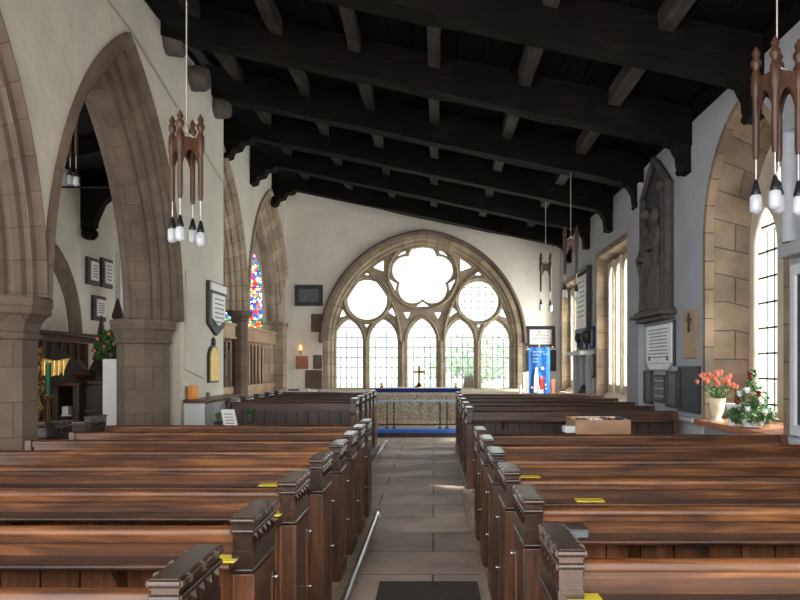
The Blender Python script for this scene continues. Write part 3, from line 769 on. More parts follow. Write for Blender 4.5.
tag(MB().box(bx0-.12, bx0, 8.32, 8.5, .86, .93).build('leaflet_holder', 'white', t, bevel=.003), 'white leaflet holder')
# heating pipes
def pipe(x, y0, y1, lb):
    t = thing('heating_pipe', (x, (y0+y1)/2, 0), lb, 'pipe', 'heating pipes by the pews')
    MB().tube([(x, y0, .085), (x, y1, .085)], .028, 14).build('pipe_run', 'steel', t)
    MB().tube([(x, y1-.01, .085), (x, y1+.05, .085)], .036, 14).build('end_cap', 'steel', t)
    y = y0+.3
    while y < y1: MB().box(x-.008, x+.008, y, y+.02, 0, .07).build('pipe_foot', 'iron', t); y += 1.4
pipe(-.575, 1.0, 7.6, 'shiny metal pipe on the floor beside the left pews')
pipe(-.96, 13.0, 15.0, 'short pale pipe by the left chancel pews')
tag(MB().box(-.4, .32, 1.2, 5.55, .0, .008).build('floor_mat', 'mat'), 'dark mat on the stone aisle at the bottom of the photo', 'mat')

# ---------------------------------------------------------------- altar, rail, cross
def PX_(px, y): return (px-VX)*y/F
def PZ_(py, y): return H+(VY-py)*y/F
t = thing('altar', (PX_(418, 18.7), 18.9, .14), 'altar with grey-gold brocade frontal under the east window', 'altar')
ax0, ax1 = PX_(376, 18.5), PX_(460, 18.5)
MB().box(ax0+.03, ax1-.03, 18.55, 19.35, .14, 1.03).build('altar_body', 'oak_dark', t)
mb = MB(); n = 60; vs = []
for i in range(n+1):
    x = ax0+(ax1-ax0)*i/n; d_ = .012*math.sin(i*.9)
    vs += [(x, 18.51+d_, .17), (x, 18.52, 1.03)]
mb.add(vs, [(2*i, 2*i+2, 2*i+3, 2*i+1) for i in range(n)], smooth=True); mb.box(ax0, ax0+.03, 18.52, 19.35, .17, 1.03).box(ax1-.03, ax1, 18.52, 19.35, .17, 1.03)
mb.build('frontal', 'brocade', t)
MB().box(ax0-.02, ax1+.02, 18.47, 19.4, 1.02, 1.045).box(ax0-.02, ax1+.02, 18.47, 18.49, .95, 1.03).build('blue_cloth', 'blue', t)
mb = MB()
for i in range(70): x = ax0+(ax1-ax0)*(i+.5)/70; mb.box(x-.008, x+.008, 18.485, 18.495, .88, .95)
mb.build('fringe', 'cream', t)
mb = MB()
for i in range(70): x = ax0+(ax1-ax0)*(i+.5)/70; mb.box(x-.008, x+.008, 18.495, 18.505, .17, .25)
mb.build('fringe', 'cream', t)
MB().box(ax0-.02, ax1+.02, 18.6, 19.4, 1.045, 1.055).build('fair_linen', 'white', t)
cx = PX_(419, 19.0)
t = thing('altar_cross', (cx, 19.1, 1.055), 'brass cross standing on the altar', 'cross')
MB().lathe([(.12, 0), (.12, .03), (.07, .06), (.035, .12), (.03, .14)], (cx, 19.1, 1.055), n=12).build('base', 'brass', t)
MB().box(cx-.03, cx+.03, 19.08, 19.12, 1.18, 1.60).box(cx-.16, cx+.16, 19.08, 19.12, 1.42, 1.48).build('cross_arms', 'cross_brass', t, bevel=.006)
for px, lb in ((382, 'left'), (456, 'right')):
    x = PX_(px, 18.9); t = thing('candlestick', (x, 18.9, 1.055), 'small brass candlestick on the '+lb+' end of the altar', 'candlestick', 'altar candlesticks')
    MB().lathe([(.06, 0), (.055, .02), (.02, .04), (.025, .07), (.045, .08)], (x, 18.9, 1.055), n=12).build('holder', 'brass', t)
    MB().lathe([(.03, .08), (.03, .13)], (x, 18.9, 1.055), n=10).build('candle', 'wax', t)
t = thing('altar_rail', (-.2, 17.6, .14), 'thin metal communion rail with slim posts before the altar', 'rail')
zr = .78
MB().box(-2.0, 1.6, 17.57, 17.63, zr-.02, zr+.02).build('hand_rail', 'pale_blue', t, bevel=.008)
for px in (387, 394, 440, 447):
    x = PX_(px, 17.6); MB().tube([(x, 17.6, .14), (x, 17.6, zr-.02)], .014, 8).lathe([(.05, 0), (.05, .015), (.016, .02)], (x, 17.6, .14), n=10).build('post', 'iron', t)

# ---------------------------------------------------------------- east wall furnishings
def board(name, x0, x1, z0, z1, y, fr, label, cat, frame='slate', panel='marble', lines=0, ins=None):
    t = thing(name, ((x0+x1)/2, y, z0), label, cat)
    mb = MB().box(x0, x1, y-.04, y, z0, z0+fr).box(x0, x1, y-.04, y, z1-fr, z1).box(x0, x0+fr, y-.04, y, z0+fr, z1-fr).box(x1-fr, x1, y-.04, y, z0+fr, z1-fr)
    mb.build('frame', frame, t, bevel=.005)
    MB().box(x0+fr, x1-fr, y-.025, y, z0+fr, z1-fr).build('panel', panel, t)
    if lines:
        mb = MB()
        for k in range(lines):
            z = z0+fr+(z1-z0-2*fr)*(k+.7)/(lines+.4); wv = random.uniform(.7, .9)*(x1-x0-2*fr)/2; c = (x0+x1)/2
            mb.box(c-wv, c+wv, y-.027, y-.024, z-.006, z+.006)
        mb.build('inscription', 'ink', t)
    return t
a, b_ = E(295, 306), E(323, 285)
board('wall_tablet', a[0], b_[0], a[1], b_[1], YE, .11, 'black-framed oblong tablet on the east wall left of the great window', 'tablet', 'slate', 'slate_grey', 0)
a, b_ = E(296, 369), E(308.5, 356)
tag(MB().box(a[0], b_[0], YE-.03, YE, a[1], b_[1]).box(a[0]+.03, b_[0]-.03, YE-.035, YE, a[1]+.03, b_[1]-.03).build('wall_plaque', 'terracotta', bevel=.005), 'square reddish-brown plaque under the wall candle, left of the great window', 'plaque')
x, z = E(301.5, 352); t = thing('candle_sconce', (x, YE, z-.05), 'brass wall sconce with a lit orange lamp above the brown plaque', 'sconce')
MB().tube([(x, YE, z-.02), (x, YE-.12, z-.06), (x, YE-.16, z)], .014, 8).lathe([(.02, 0), (.05, .03), (.05, .04)], (x, YE-.16, z), n=12).lathe([(.05, 0), (.05, .012)], (x, YE-.01, z-.04), n=10).build('bracket', 'brass', t)
m, nt, N, L, B = newmat('flame'); B.inputs['Base Color'].default_value = (1,.4,.1,1); B.inputs['Emission Color'].default_value = (1,.35,.08,1); B.inputs['Emission Strength'].default_value = 2.5
MB().lathe([(.02, .04), (.04, .09), (.035, .14), (.01, .19)], (x, YE-.16, z), n=10).build('lamp_glass', 'flame', t)
# hatchment board and banner, right of the window
a, b_ = E(526, 348), E(555, 326)
board('memorial_board', a[0], b_[0], a[1], b_[1], YE, .1, 'black board with white lettered panel above the blue banner', 'board', 'black', 'paper', 4)
for px0, px1, lb in ((527, 531, 'left'), (549, 556, 'right')):
    a, b_ = E(px0, 371), E(px1, 350); tag(MB().box(a[0], b_[0], YE-.03, YE, a[1], b_[1]).build('wall_tablet', 'slate', bevel=.004), 'dark slate strip tablet on the east wall, '+lb+' side of the blue banner', 'tablet')
yb = 19.6; bx0, bx1 = PX_(529, yb), PX_(550, yb); bz0, bz1 = PZ_(397, yb), PZ_(347, yb); bc = (bx0+bx1)/2
t = thing('banner', (bc, yb, .14), 'blue embroidered banner with a white-robed figure and red child, on a pole', 'banner')
mb = MB(); n = 12; vs = []
for i in range(n+1):
    x = bx0+(bx1-bx0)*i/n; yy = yb+.012*math.sin(i*1.1); vs += [(x, yy, bz0), (x, yy, bz1), (x, yy+.012, bz0), (x, yy+.012, bz1)]
fs = []
for i in range(n): fs += [(4*i, 4*i+4, 4*i+5, 4*i+1), (4*i+2, 4*i+3, 4*i+7, 4*i+6), (4*i+1, 4*i+5, 4*i+7, 4*i+3), (4*i, 4*i+2, 4*i+6, 4*i+4)]
mb.add(vs, fs).build('cloth', 'banner_blue', t)
MB().tube([(bc, yb+.05, .14), (bc, yb+.05, bz1+.35)], .015, 8).lathe([(.16, 0), (.16, .03), (.03, .05)], (bc, yb+.05, .14), n=12).box(bc-.015, bc+.015, yb+.04, yb+.06, bz1+.2, bz1+.42).box(bc-.07, bc+.07, yb+.04, yb+.06, bz1+.3, bz1+.33).build('pole', 'brass', t)
MB().tube([(bx0-.06, yb+.01, bz1), (bx1+.06, yb+.01, bz1)], .012, 8).ball((bx0-.06, yb+.01, bz1), .025, 6).ball((bx1+.06, yb+.01, bz1), .025, 6).build('cross_bar', 'brass', t)
def ap(poly, mat, name, d=.02): MB().prism([(bc+u, bz0+v) for u, v in poly], 'y', yb-.012-d, yb-.012).build(name, mat, t)
ap([(-.15,.12),(-.02,.12),(-.03,.5),(-.05,.66),(-.12,.66),(-.15,.45)], 'white', 'robed_figure')
ap([(-.11,.66),(-.05,.66),(-.04,.73),(-.06,.78),(-.10,.78),(-.12,.73)], 'cream', 'head')
ap([(.0,.2),(.11,.2),(.1,.42),(.15,.5),(.13,.52),(.07,.47),(.03,.47),(-.03,.52),(-.05,.5),(.01,.42)], 'red', 'child_dress')
ap([(.03,.48),(.08,.48),(.08,.55),(.03,.55)], 'skin', 'child_head'); ap([(.02,.06),(.05,.06),(.05,.2),(.02,.2)], 'white', 'child_leg'); ap([(.065,.06),(.095,.06),(.095,.2),(.065,.2)], 'white', 'child_leg')
mb = MB()
for (u, v, w_) in [(-.18,1.18,.3),(-.18,1.1,.22),(.1,1.12,.1),(-.16,1.0,.12),(-.18,.92,.16)]:
    k = u
    while k < u+w_: mb.box(bc+k, bc+k+.018, yb-.022, yb-.012, bz0+v-.02, bz0+v+.02); k += .032
mb.build('embroidered_lettering', 'pale_blue', t)
mb = MB()
for (u, v, r_) in [(.16,.32,.03),(.17,.22,.025),(-.2,.25,.03),(.08,.75,.045)]: MB().prism([(bc+u+r_*math.cos(k*PI/4), bz0+v+r_*math.sin(k*PI/4)) for k in range(8)], 'y', yb-.03, yb-.012).build('embroidered_flower', 'cream', t)
def candle_stand(px, y, zt, r, mat, lb):
    x = PX_(px, y); t = thing('standing_candle', (x, y, .14), lb, 'candle')
    MB().lathe([(.12, 0), (.12, .03), (.025, .06), (.02, .6), (.05, .62), (.06, .75)], (x, y, .14), n=12).build('stand', 'brass', t)
    MB().lathe([(r, .75), (r, zt-.14)], (x, y, .14), n=12).build('candle', mat, t)
candle_stand(520, 19.3, PZ_(385, 19.3), .03, 'wax', 'white candle on a stand right of the great window')
candle_stand(538.5, 18.9, PZ_(386, 18.9), .03, 'wax', 'white candle in front of the blue banner')
tag(MB().box(PX_(551, 20), PX_(555, 20), 19.95, 20.0, .9, PZ_(379, 20)).box(PX_(550, 20), PX_(556, 20), 19.9, 20.05, .14, .9).build('poster_stand', 'terracotta', bevel=.004), 'small reddish notice on a stand right of the blue banner', 'notice')
# credence table at left of altar
tx0, tx1 = PX_(286, 19.5), PX_(314, 19.5); zt = PZ_(391, 19.5)
t = thing('side_table', ((tx0+tx1)/2, 19.7, .14), 'small table under a white cloth below the brown wall plaque', 'table')
MB().box(tx0, tx1, 19.45, 20.0, zt-.03, zt).box(tx0, tx1, 19.44, 19.45, zt-.22, zt-.0).build('tablecloth', 'white', t, bevel=.004)
for x in (tx0+.04, tx1-.08):
    for y in (19.48, 19.92): MB().box(x, x+.04, y, y+.04, .14, zt-.03).build('leg', 'oak_dark', t)
MBx = MB().box(tx0+.05, tx0+.3, 19.55, 19.75, zt, zt+.05); tag(MBx.build('prayer_book', 'slate_grey', bevel=.004), 'grey book on the white side table, left end', 'book')
tag(MB().box(tx0+.33, tx0+.6, 19.52, 19.75, zt, zt+.035).box(tx0+.36, tx0+.58, 19.54, 19.74, zt+.035, zt+.06).build('paper_pile', 'cream', bevel=.006), 'pile of cream papers on the white side table', 'papers')

# ---------------------------------------------------------------- oak screens in chancel arcade
def screen(y0, y1, label, g='oak screens in the chancel arcade'):
    x = XC-.27; t = thing('oak_screen', (x, (y0+y1)/2, 0), label, 'screen', g)
    MB().box(x-.08, x+.10, y0, y1, 2.22, 2.44).box(x-.1, x+.13, y0, y1, 2.44, 2.5).box(x-.1, x+.13, y0, y1, 2.17, 2.22).build('cornice', 'oak_light', t, bevel=.01)
    MB().box(x-.06, x+.06, y0, y1, 1.02, 1.16).box(x-.03, x+.03, y0, y1, .1, 1.02).build('lower_panel', 'oak_light', t, bevel=.008)
    n = max(2, int((y1-y0)/.34)); st = (y1-y0)/n
    for k in range(n+1):
        y = y0+st*k; r_ = .04 if k % 3 == 0 else .014
        MB().box(x-.02, x+.02, max(y0, y-r_), min(y1, y+r_), 1.16, 2.17).build('upright', 'oak_light', t, bevel=.005)
    mb = MB()
    for k in range(n):
        c = y0+st*(k+.5); p = arch_pts(c, st/2-.012, arch_R(st/2-.012, .15), 1.98, 0, 5)
        mb.tube([(x, u, z) for u, z in p], .013, 6)
    mb.build('cusped_head', 'oak_light', t)
screen(16.45, 20.0, 'pale oak screen with slender bars left of the east wall')
screen(13.1, 15.95, 'pale oak screen glimpsed behind the corner of the white wall')
t = thing('wall_panelling', (-5.8, YE-.05, 0), 'dark wall panelling under the stained glass, glimpsed through the oak screen', 'panelling')
MB().box(XN+.1, XC-.62, YE-.06, YE, 0, 2.5).build('boards', 'oak_dark', t)
mb = MB()
for k in range(9): mb.box(XN+.15+k*.34, XN+.21+k*.34, YE-.09, YE-.06, 0, 2.4)
mb.box(XN+.1, XC-.62, YE-.11, YE-.06, 2.4, 2.5).build('mouldings', 'oak_dark', t)
# dark furnishings behind
t = thing('organ_case', (-5.6, 18, 0), 'dark case standing in the side chapel behind the oak screen', 'organ case')
MB().box(-6.3, -5.2, 15.9, 19.6, 0, 2.15).build('case', 'oak_dark', t, bevel=.01)
for k in range(16): MB().tube([(-5.15, 16.1+k*.22, .9), (-5.15, 16.1+k*.22, 1.9+.12*math.cos(k))], .045, 8).build('pipe', 'black', t)
# ---------------------------------------------------------------- left wall furnishings
xw = XL
def lw(px, py):   # a point on the left nave wall
    y = XL*F/(px-VX); return y, PZ_(py, y)
t = thing('hatchment', (xw, 12.5, 2.1), 'black-edged white tablet with pointed foot on the white left wall', 'tablet')
ya, yb_ = 12.0, 12.88; zt, zb = 2.98, 2.28
MB().prism([(ya, zt), (yb_, zt), (yb_, zb), ((ya+yb_)/2, zb-.18), (ya, zb)], 'x', xw, xw+.06).build('backing', 'slate', t, bevel=.006)
MB().prism([(ya+.1, zt-.2), (yb_-.06, zt-.2), (yb_-.06, zb+.1), ((ya+yb_)/2, zb-.02), (ya+.1, zb+.1)], 'x', xw+.06, xw+.085).build('panel', 'marble', t, bevel=.004)
MB().box(xw+.06, xw+.1, ya+.02, yb_-.02, zt-.16, zt-.03).build('cornice', 'marble', t, bevel=.01)
mb = MB()
for k in range(7): z = zt-.28-k*.075; mb.box(xw+.085, xw+.088, ya+.2, yb_-.16, z-.008, z+.008)
mb.build('inscription', 'ink', t)
t = thing('roll_of_honour', (xw, 12.35, 1.3), 'gilt round-topped board on the white left wall below the tablet', 'board')
rt = [(12.05, 1.33), (12.58, 1.33)] + [(12.315+.265*math.cos(PI*k/10), 1.74+.2*math.sin(PI*k/10)) for k in range(11)]
MB().prism(rt, 'x', xw, xw+.045).build('backing', 'oak_dark', t, bevel=.004)
c_ = (12.315, 1.6); MB().prism([(c_[0]+(u-c_[0])*.84, c_[1]+(z-c_[1])*.9) for u, z in rt], 'x', xw+.045, xw+.055).build('gilt_panel', 'gold', t)
MB().lathe([(.02, 0), (.045, .03), (.03, .07), (.045, .09), (.008, .15)], (xw+.03, 12.315, 1.93), n=8).build('finial', 'oak_dark', t)
# recess slab
struct(MB().prism([(10.95, 1.55), (11.85, 1.4), (11.85, 2.75), (11.6, 3.0), (11.0, 3.0)], 'x', xw, xw+.025).build('trim_5', 'plaster', bevel=.004))
struct(MB().tube([(xw+.03, 3.5, 6.1), (xw+.03, 9.0, 5.62), (xw+.03, 12.9, 4.75)], .01, 6).build('trim_6', 'cord'))
t = thing('panelled_cupboard', (xw+.2, 12.0, 0), 'low pale boarded cupboard with a wooden top against the white wall', 'cupboard')
mb = MB(); y = 10.95
while y < 12.95: mb.box(xw, xw+.3, y+.004, y+.11, 0, 1.06); y += .114
mb.build('boarding', 'white_paint', t, bevel=.003)
MB().box(xw, xw+.37, 10.9, 13.05, 1.06, 1.11).build('top', 'pew', t, bevel=.008)
tag(MB().box(xw+.04, xw+.10, 11.0, 11.32, 1.11, 1.31).box(xw+.10, xw+.13, 11.08, 11.25, 1.11, 1.15).build('notice_box', 'orange', bevel=.005), 'orange notice standing on the left end of the pale cupboard', 'notice')
t = thing('leaflet_dispenser', (xw+.2, 11.45, 1.11), 'small grey-green jar beside the orange notice', 'jar')
MB().lathe([(.03, 0), (.035, .07), (.02, .09)], (xw+.2, 11.45, 1.11), n=10).build('jar', 'slate_grey', t)
# table with notice card and plants in cross aisle
t = thing('side_table', (-2.5, 9.2, 0), 'dark table behind the left pews holding the white notice card and plants', 'table')
MB().box(-2.85, -2.05, 9.0, 9.45, .80, .83).build('top', 'oak_dark', t, bevel=.005)
for x in (-2.8, -2.14):
    for y in (9.04, 9.36): MB().box(x, x+.05, y, y+.05, 0, .80).build('leg', 'oak_dark', t)
t = thing('notice_card', (-2.5, 9.15, .83), 'tilted white printed card on a stand by the pale cupboard', 'notice card')
mb = MB(); mb.add([(-2.53, 9.05, .83), (-2.36, 9.05, .83), (-2.44, 9.15, 1.07), (-2.6, 9.15, 1.07), (-2.53, 9.065, .83), (-2.36, 9.065, .83), (-2.44, 9.165, 1.07), (-2.6, 9.165, 1.07)], [(0,1,2,3), (4,7,6,5), (0,4,5,1), (1,5,6,2), (2,6,7,3), (3,7,4,0)])
mb.build('card', 'paper', t); mb = MB()
for k in range(4): f = .3+k*.15; mb.box(-2.53-.07*f+.03, -2.39-.08*f, 9.045+.1*f, 9.05+.1*f, .83+.24*f, .84+.24*f)
mb.build('print', 'slate_grey', t)
MB().tube([(-2.47, 9.12, .95), (-2.47, 9.28, .83)], .01, 6).build('strut', 'iron', t)
def plant(x, y, z, h, n, lb):
    t = thing('potted_plant', (x, y, z), lb, 'plant')
    MB().lathe([(.04, 0), (.055, .08), (.05, .08)], (x, y, z), n=12).build('pot', 'oak_dark', t)
    mb = MB()
    for k in range(n):
        a = random.uniform(0, 2*PI); l = h*random.uniform(.6, 1); b = random.uniform(.2, .5)*l
        p0 = Vector((x, y, z+.07)); p1 = p0+Vector((math.cos(a)*b*.4, math.sin(a)*b*.4, l*.7)); p2 = p0+Vector((math.cos(a)*b, math.sin(a)*b, l*.85))
        s_ = Vector((-math.sin(a), math.cos(a), 0))*.014
        mb.add([p0-s_*.3, p0+s_*.3, p1+s_, p1-s_, p2], [(0,1,2,3), (3,2,4)])
    mb.build('leaves', 'green', t)
plant(-2.25, 9.2, .83, .22, 40, 'small green plant right of the white notice card'); plant(-2.68, 9.3, .83, .16, 24, 'small dark plant left of the white notice card')

# ---------------------------------------------------------------- north aisle objects
def nw(px, py):
    y = XN*F/(px-VX); return y, PZ_(py, y)
def aisle_tab(px0, px1, py0, py1, lb, mats=('slate', 'marble')):
    y0, y1 = XN*F/(px0-VX), XN*F/(px1-VX); ym = (y0+y1)/2; z0, z1 = PZ_(py1, ym), PZ_(py0, ym)
    t = thing('wall_tablet', (XN, ym, z0), lb, 'tablet', 'tablets on the far aisle wall')
    MB().box(XN, XN+.07, y0, y1, z0, z1).build('backing', mats[0], t, bevel=.005)
    MB().box(XN+.07, XN+.1, y0+.1, y1-.06, z0+.1, z1-.08).build('panel', mats[1], t, bevel=.005)
    mb = MB()
    for k in range(5): z = z0+.18+(z1-z0-.35)*k/4; mb.box(XN+.1, XN+.103, y0+.17, y1-.14, z-.01, z+.01)
    mb.build('inscription', 'ink', t)
aisle_tab(85, 96, 258, 285, 'grey tablet on the far aisle wall, upper left of three'); aisle_tab(99.5, 110, 259, 288, 'dark-framed tablet on the far aisle wall, upper right of three'); aisle_tab(91, 103, 296, 321, 'wide tablet on the far aisle wall below the other two')
t = thing('roof_bracket', (XN, 16, 4.3), 'black carved bracket hanging on the far side aisle wall', 'bracket')
prof = [(XN-.02, 5.6), (XN+1.3, 5.75), (XN+1.2, 5.35), (XN+.75, 5.3), (XN+.45, 5.05), (XN+.3, 4.7), (XN+.27, 4.55), (XN-.02, 4.5)]
MB().prism(prof, 'y', 15.9, 16.15).build('brace', 'roof', t, bevel=.01)
MB().ball((XN+.15, 16.02, 4.42), .17, 8, sx=1, sy=1, sz=.8).ball((XN+.22, 16.0, 4.36), .08, 6).build('carved_boss', 'roof', t)
tag(MB().tube([(XN, 13.8, 4.87+.02), (-4.2, 13.8, 4.87+.02)], .02, 8).build('tie_rod', 'iron'), 'thin black iron tie rod crossing the side aisle under the lamps', 'tie rod')
# dark case with cornice under blind arch
t = thing('panelled_screen', (-7.0, 13.9, 0), 'dark panelled wooden screen with a moulded cornice under the blind arch', 'screen')
MB().box(XN+.02, XN+.45, 12.4, 15.3, 0, 2.05).build('panelling', 'oak_dark', t)
MB().box(XN, XN+.55, 12.3, 15.4, 2.05, 2.18).box(XN, XN+.62, 12.25, 15.45, 2.18, 2.24).build('cornice', 'lampwood', t, bevel=.015)
mb = MB()
for k in range(9): mb.box(XN+.45, XN+.49, 12.45+k*.33, 12.52+k*.33, .1, 2.05)
mb.build('uprights', 'lampwood', t)
# brass eagle lectern
lx, ly = PX_(37, 11.2), 11.2
t = thing('eagle_lectern', (lx, ly, 0), 'brass eagle lectern beyond the left pier', 'lectern')
MB().lathe([(.26, 0), (.26, .06), (.14, .12), (.06, .22), (.05, .45), (.10, .52), (.05, .6), (.045, .85), (.09, .92), (.12, .98), (.06, 1.06), (.05, 1.15), (.13, 1.24), (.13, 1.32), (.06, 1.4)], (lx, ly, 0), n=16).build('stem', 'brass', t)
mb = MB().ball((lx, ly, 1.56), .14, 10, sx=.9, sy=.9, sz=1.5).ball((lx+.02, ly-.04, 1.82), .075, 8, sz=1.1).tube([(lx+.02, ly-.09, 1.84), (lx+.03, ly-.16, 1.81), (lx+.03, ly-.18, 1.77)], [.03, .02, .005], 8)
mb.tube([(lx, ly, 1.68), (lx+.01, ly-.03, 1.8)], [.09, .06], 8); mb.build('eagle_body', 'brass', t)
for sg in (-1, 1):
    mb = MB()
    mb.prism([(lx+sg*.06, 1.48), (lx+sg*.2, 1.42), (lx+sg*.42, 1.5), (lx+sg*.52, 1.72), (lx+sg*.3, 1.68), (lx+sg*.1, 1.72)], 'y', ly-.05, ly-.01)
    for k in range(5): mb.tube([(lx+sg*(.15+.07*k), ly-.055, 1.68), (lx+sg*(.14+.07*k), ly-.055, 1.46)], .014, 6)
    mb.build('wing', 'brass', t, bevel=.008)
def tall_candle(px, y, zb, zt_, lb):
    x = PX_(px, y); t = thing('candle_stand', (x, y, 0), lb, 'candlestick', 'green candles by the lectern')
    MB().lathe([(.15, 0), (.15, .04), (.04, .1), (.025, .5), (.05, .55), (.025, .6), (.02, zb-.08), (.07, zb-.02), (.07, zb)], (x, y, 0), n=12).build('stand', 'brass', t)
    MB().lathe([(.035, zb), (.035, zt_)], (x, y, 0), n=12).build('candle', 'green_wax', t)
tall_candle(30.5, 10.2, PZ_(386, 10.7), PZ_(368, 10.7), 'shorter green candle on a brass stand, left of the pair'); tall_candle(48.5, 10.7, PZ_(395, 10.7), PZ_(363, 10.7), 'taller green candle on a brass stand, right of the pair')
# pulpit/reading desk
dx0, dx1, dy = PX_(52, 11.8), PX_(79, 11.8), 11.8; dz = PZ_(386, 11.8)
t = thing('reading_desk', ((dx0+dx1)/2, dy, 0), 'dark carved reading desk with open shelf beyond the aisle pews', 'desk')
MB().box(dx0, dx0+.1, dy, dy+.6, 0, dz).box(dx1-.1, dx1, dy, dy+.6, 0, dz).box(dx0, dx1, dy+.55, dy+.6, 0, dz).build('body', 'oak_dark', t, bevel=.01)
MB().prism([(dy-.1, dz), (dy+.7, dz+.08), (dy+.7, dz+.14), (dy-.1, dz+.05)], 'x', dx0-.05, dx1+.05).build('sloping_top', 'lampwood', t, bevel=.01)
MB().box(dx0+.1, dx1-.1, dy+.02, dy+.55, .78, .81).build('shelf', 'oak_dark', t)
tag(MB().box(dx0+.13, dx0+.23, dy+.05, dy+.2, .832, .96).build('service_card', 'paper', bevel=.005), 'white booklet standing on the shelf of the reading desk', 'booklet')
tag(MB().box(dx0+.14, dx1-.12, dy+.0, dy+.015+.1, .812, .83).build('paper_sheet', 'paper'), 'white papers along the shelf of the reading desk', 'papers')
tag(MB().ball((dx0+.32, dy+.3, dz+.19), .12, 9, sx=1.3, sy=1, sz=.75).build('cushion', 'lampwood'), 'brown rounded cushion on top of the reading desk', 'cushion')
# open wooden wing shaped bookrest in front of blind arch
mb = MB(); ex, ey = PX_(64, 12.8), 12.9
mb.prism([(ex-.3, 1.85), (ex-.15, 1.9), (ex+.05, 1.72), (ex+.22, 1.68), (ex+.38, 1.45), (ex+.5, 1.4), (ex+.45, 1.3), (ex+.1, 1.36), (ex-.2, 1.3), (ex-.36, 1.5)], 'y', ey, ey+.12)
mb.tube([(ex, ey+.06, 0), (ex, ey+.06, 1.4)], .07, 10)
mb.lathe([(.25, 0), (.25, .06), (.08, .12)], (ex, ey+.06, 0), n=12)
tag(mb.build('carved_lectern', 'oak_dark', bevel=.015), 'dark wooden carved lectern with spread wing beside the green candle', 'lectern')
# pinnacled stall
px_, py_ = PX_(97, 12.0), 12.0
t = thing('pinnacled_stall', (px_, py_, 0), 'dark carved stall with a tall gothic pinnacle left of the white pillar block', 'stall')
MB().box(px_-.2, px_+.32, py_, py_+.5, 0, 1.35).build('stall_body', 'oak_dark', t, bevel=.01)
for zz in (.85, 1.3): MB().box(px_-.26, px_+.36, py_-.04, py_+.54, zz, zz+.07).build('cornice', 'lampwood', t, bevel=.01)
mb = MB().lathe([(.2, 0), (.17, .12), (.2, .14), (.12, .3), (.14, .32), (.06, .62), (.08, .64), (.012, 1.05)], (px_-.04, py_+.25, 1.38), n=6, smooth=False)
for k in range(5): mb.ball((px_-.04+.17*math.cos(k*1.26), py_+.25+.17*math.sin(k*1.26), 1.5), .05, 6)
for k in range(6): mb.ball((px_-.04+(.12-.015*k), py_+.15, 1.6+.12*k), .028, 5)
mb.build('pinnacle', 'oak_dark', t)
MB().box(px_+.12, px_+.36, py_+.1, py_+.35, 1.38, 2.15).lathe([(.14, 0), (.06, .2), (.1, .25), (.02, .55)], (px_+.24, py_+.22, 2.15), n=6, smooth=False).build('side_post', 'oak_dark', t, bevel=.01)
# white pedestal and flower arrangement
qx0, qx1 = PX_(102.5, 11.5), PX_(122, 11.5); zq = PZ_(359, 11.5)
tag(MB().box(qx0, qx1, 11.5, 11.9, 0, zq).build('pedestal', 'white', bevel=.008), 'tall plain white block behind the stone pier, under the flowers', 'pedestal')
def leaf_ball(mb, c, rx, ry, rz, n, size):
    for _ in range(n):
        d = Vector((random.gauss(0,1), random.gauss(0,1), random.gauss(0,1))).normalized()*random.uniform(.4, 1)**.5
        p = Vector((c[0]+d.x*rx, c[1]+d.y*ry, c[2]+d.z*rz)); a = Vector((random.gauss(0,1), random.gauss(0,1), random.gauss(0,1))).normalized(); b = a.orthogonal().normalized()
        a *= size*random.uniform(.6, 1.2); b *= size*.4
        mb.add([p-a, p+b, p+a, p-b], [(0,1,2,3)])
def bloom(mb, c, r, petals=9):
    c = Vector(c)
    for k in range(petals*2):
        ph = 2*PI*k/petals + (.3 if k >= petals else 0); el = .25 if k < petals else .9
        d = Vector((math.cos(ph)*math.cos(el), math.sin(ph)*math.cos(el), math.sin(el))); s_ = Vector((-math.sin(ph), math.cos(ph), 0))
        mb.add([c, c+d*r*.6+s_*r*.35, c+d*r, c+d*r*.6-s_*r*.35], [(0,1,2,3)])
    mb.ball(c, r*.45, 5)
fx, fy, fz = PX_(110, 11.6), 11.68, zq
t = thing('flower_arrangement', (fx, fy, fz), 'dark green and pink flower arrangement on the white block', 'flowers')
MB().lathe([(.07, 0), (.1, .08), (.09, .1)], (fx, fy, fz), n=12).build('bowl', 'oak_dark', t)
mb = MB(); leaf_ball(mb, (fx, fy, fz+.26), .26, .2, .2, 420, .05); leaf_ball(mb, (fx-.12, fy, fz+.12), .2, .16, .14, 160, .05); mb.build('foliage', 'green', t)
for (u, v) in [(-.15,.3),(.02,.38),(.1,.22),(-.05,.18),(.17,.32),(-.2,.12)]: mb = MB(); bloom(mb, (fx+u, fy-.17, fz+v), .045); mb.build('flower', 'coral', t)

# ---------------------------------------------------------------- right wall furnishings
t = thing('figure_monument', (XR, 11.45, 2.3), 'dark pointed stone monument with robed figures in relief on the right wall', 'monument')
ya, yb2 = 10.75, 12.1; zb, zt = 2.42, 4.25
MB().prism([(ya, zb), (yb2, zb), (yb2, zt), ((ya+yb2)/2+.0, zt+.5), (ya, zt)], 'x', XR-.05, XR).build('backing', 'slate', t, bevel=.006)
mb = MB(); mb.box(XR-.13, XR-.05, ya+.0, ya+.07, zb, zt).box(XR-.13, XR-.05, yb2-.07, yb2, zb, zt)
mb.tube([(XR-.09, ya, zt), (XR-.09, (ya+yb2)/2, zt+.5)], .045, 8).tube([(XR-.09, yb2, zt), (XR-.09, (ya+yb2)/2, zt+.5)], .045, 8); mb.build('frame', 'statue', t)
MB().box(XR-.26, XR, ya-.15, yb2+.12, zb-.08, zb-.02).box(XR-.18, XR, ya-.05, yb2+.05, zb-.14, zb-.08).box(XR-.2, XR, ya-.08, yb2+.05, zb-.02, zb+.03).build('shelf', 'statue', t, bevel=.012)
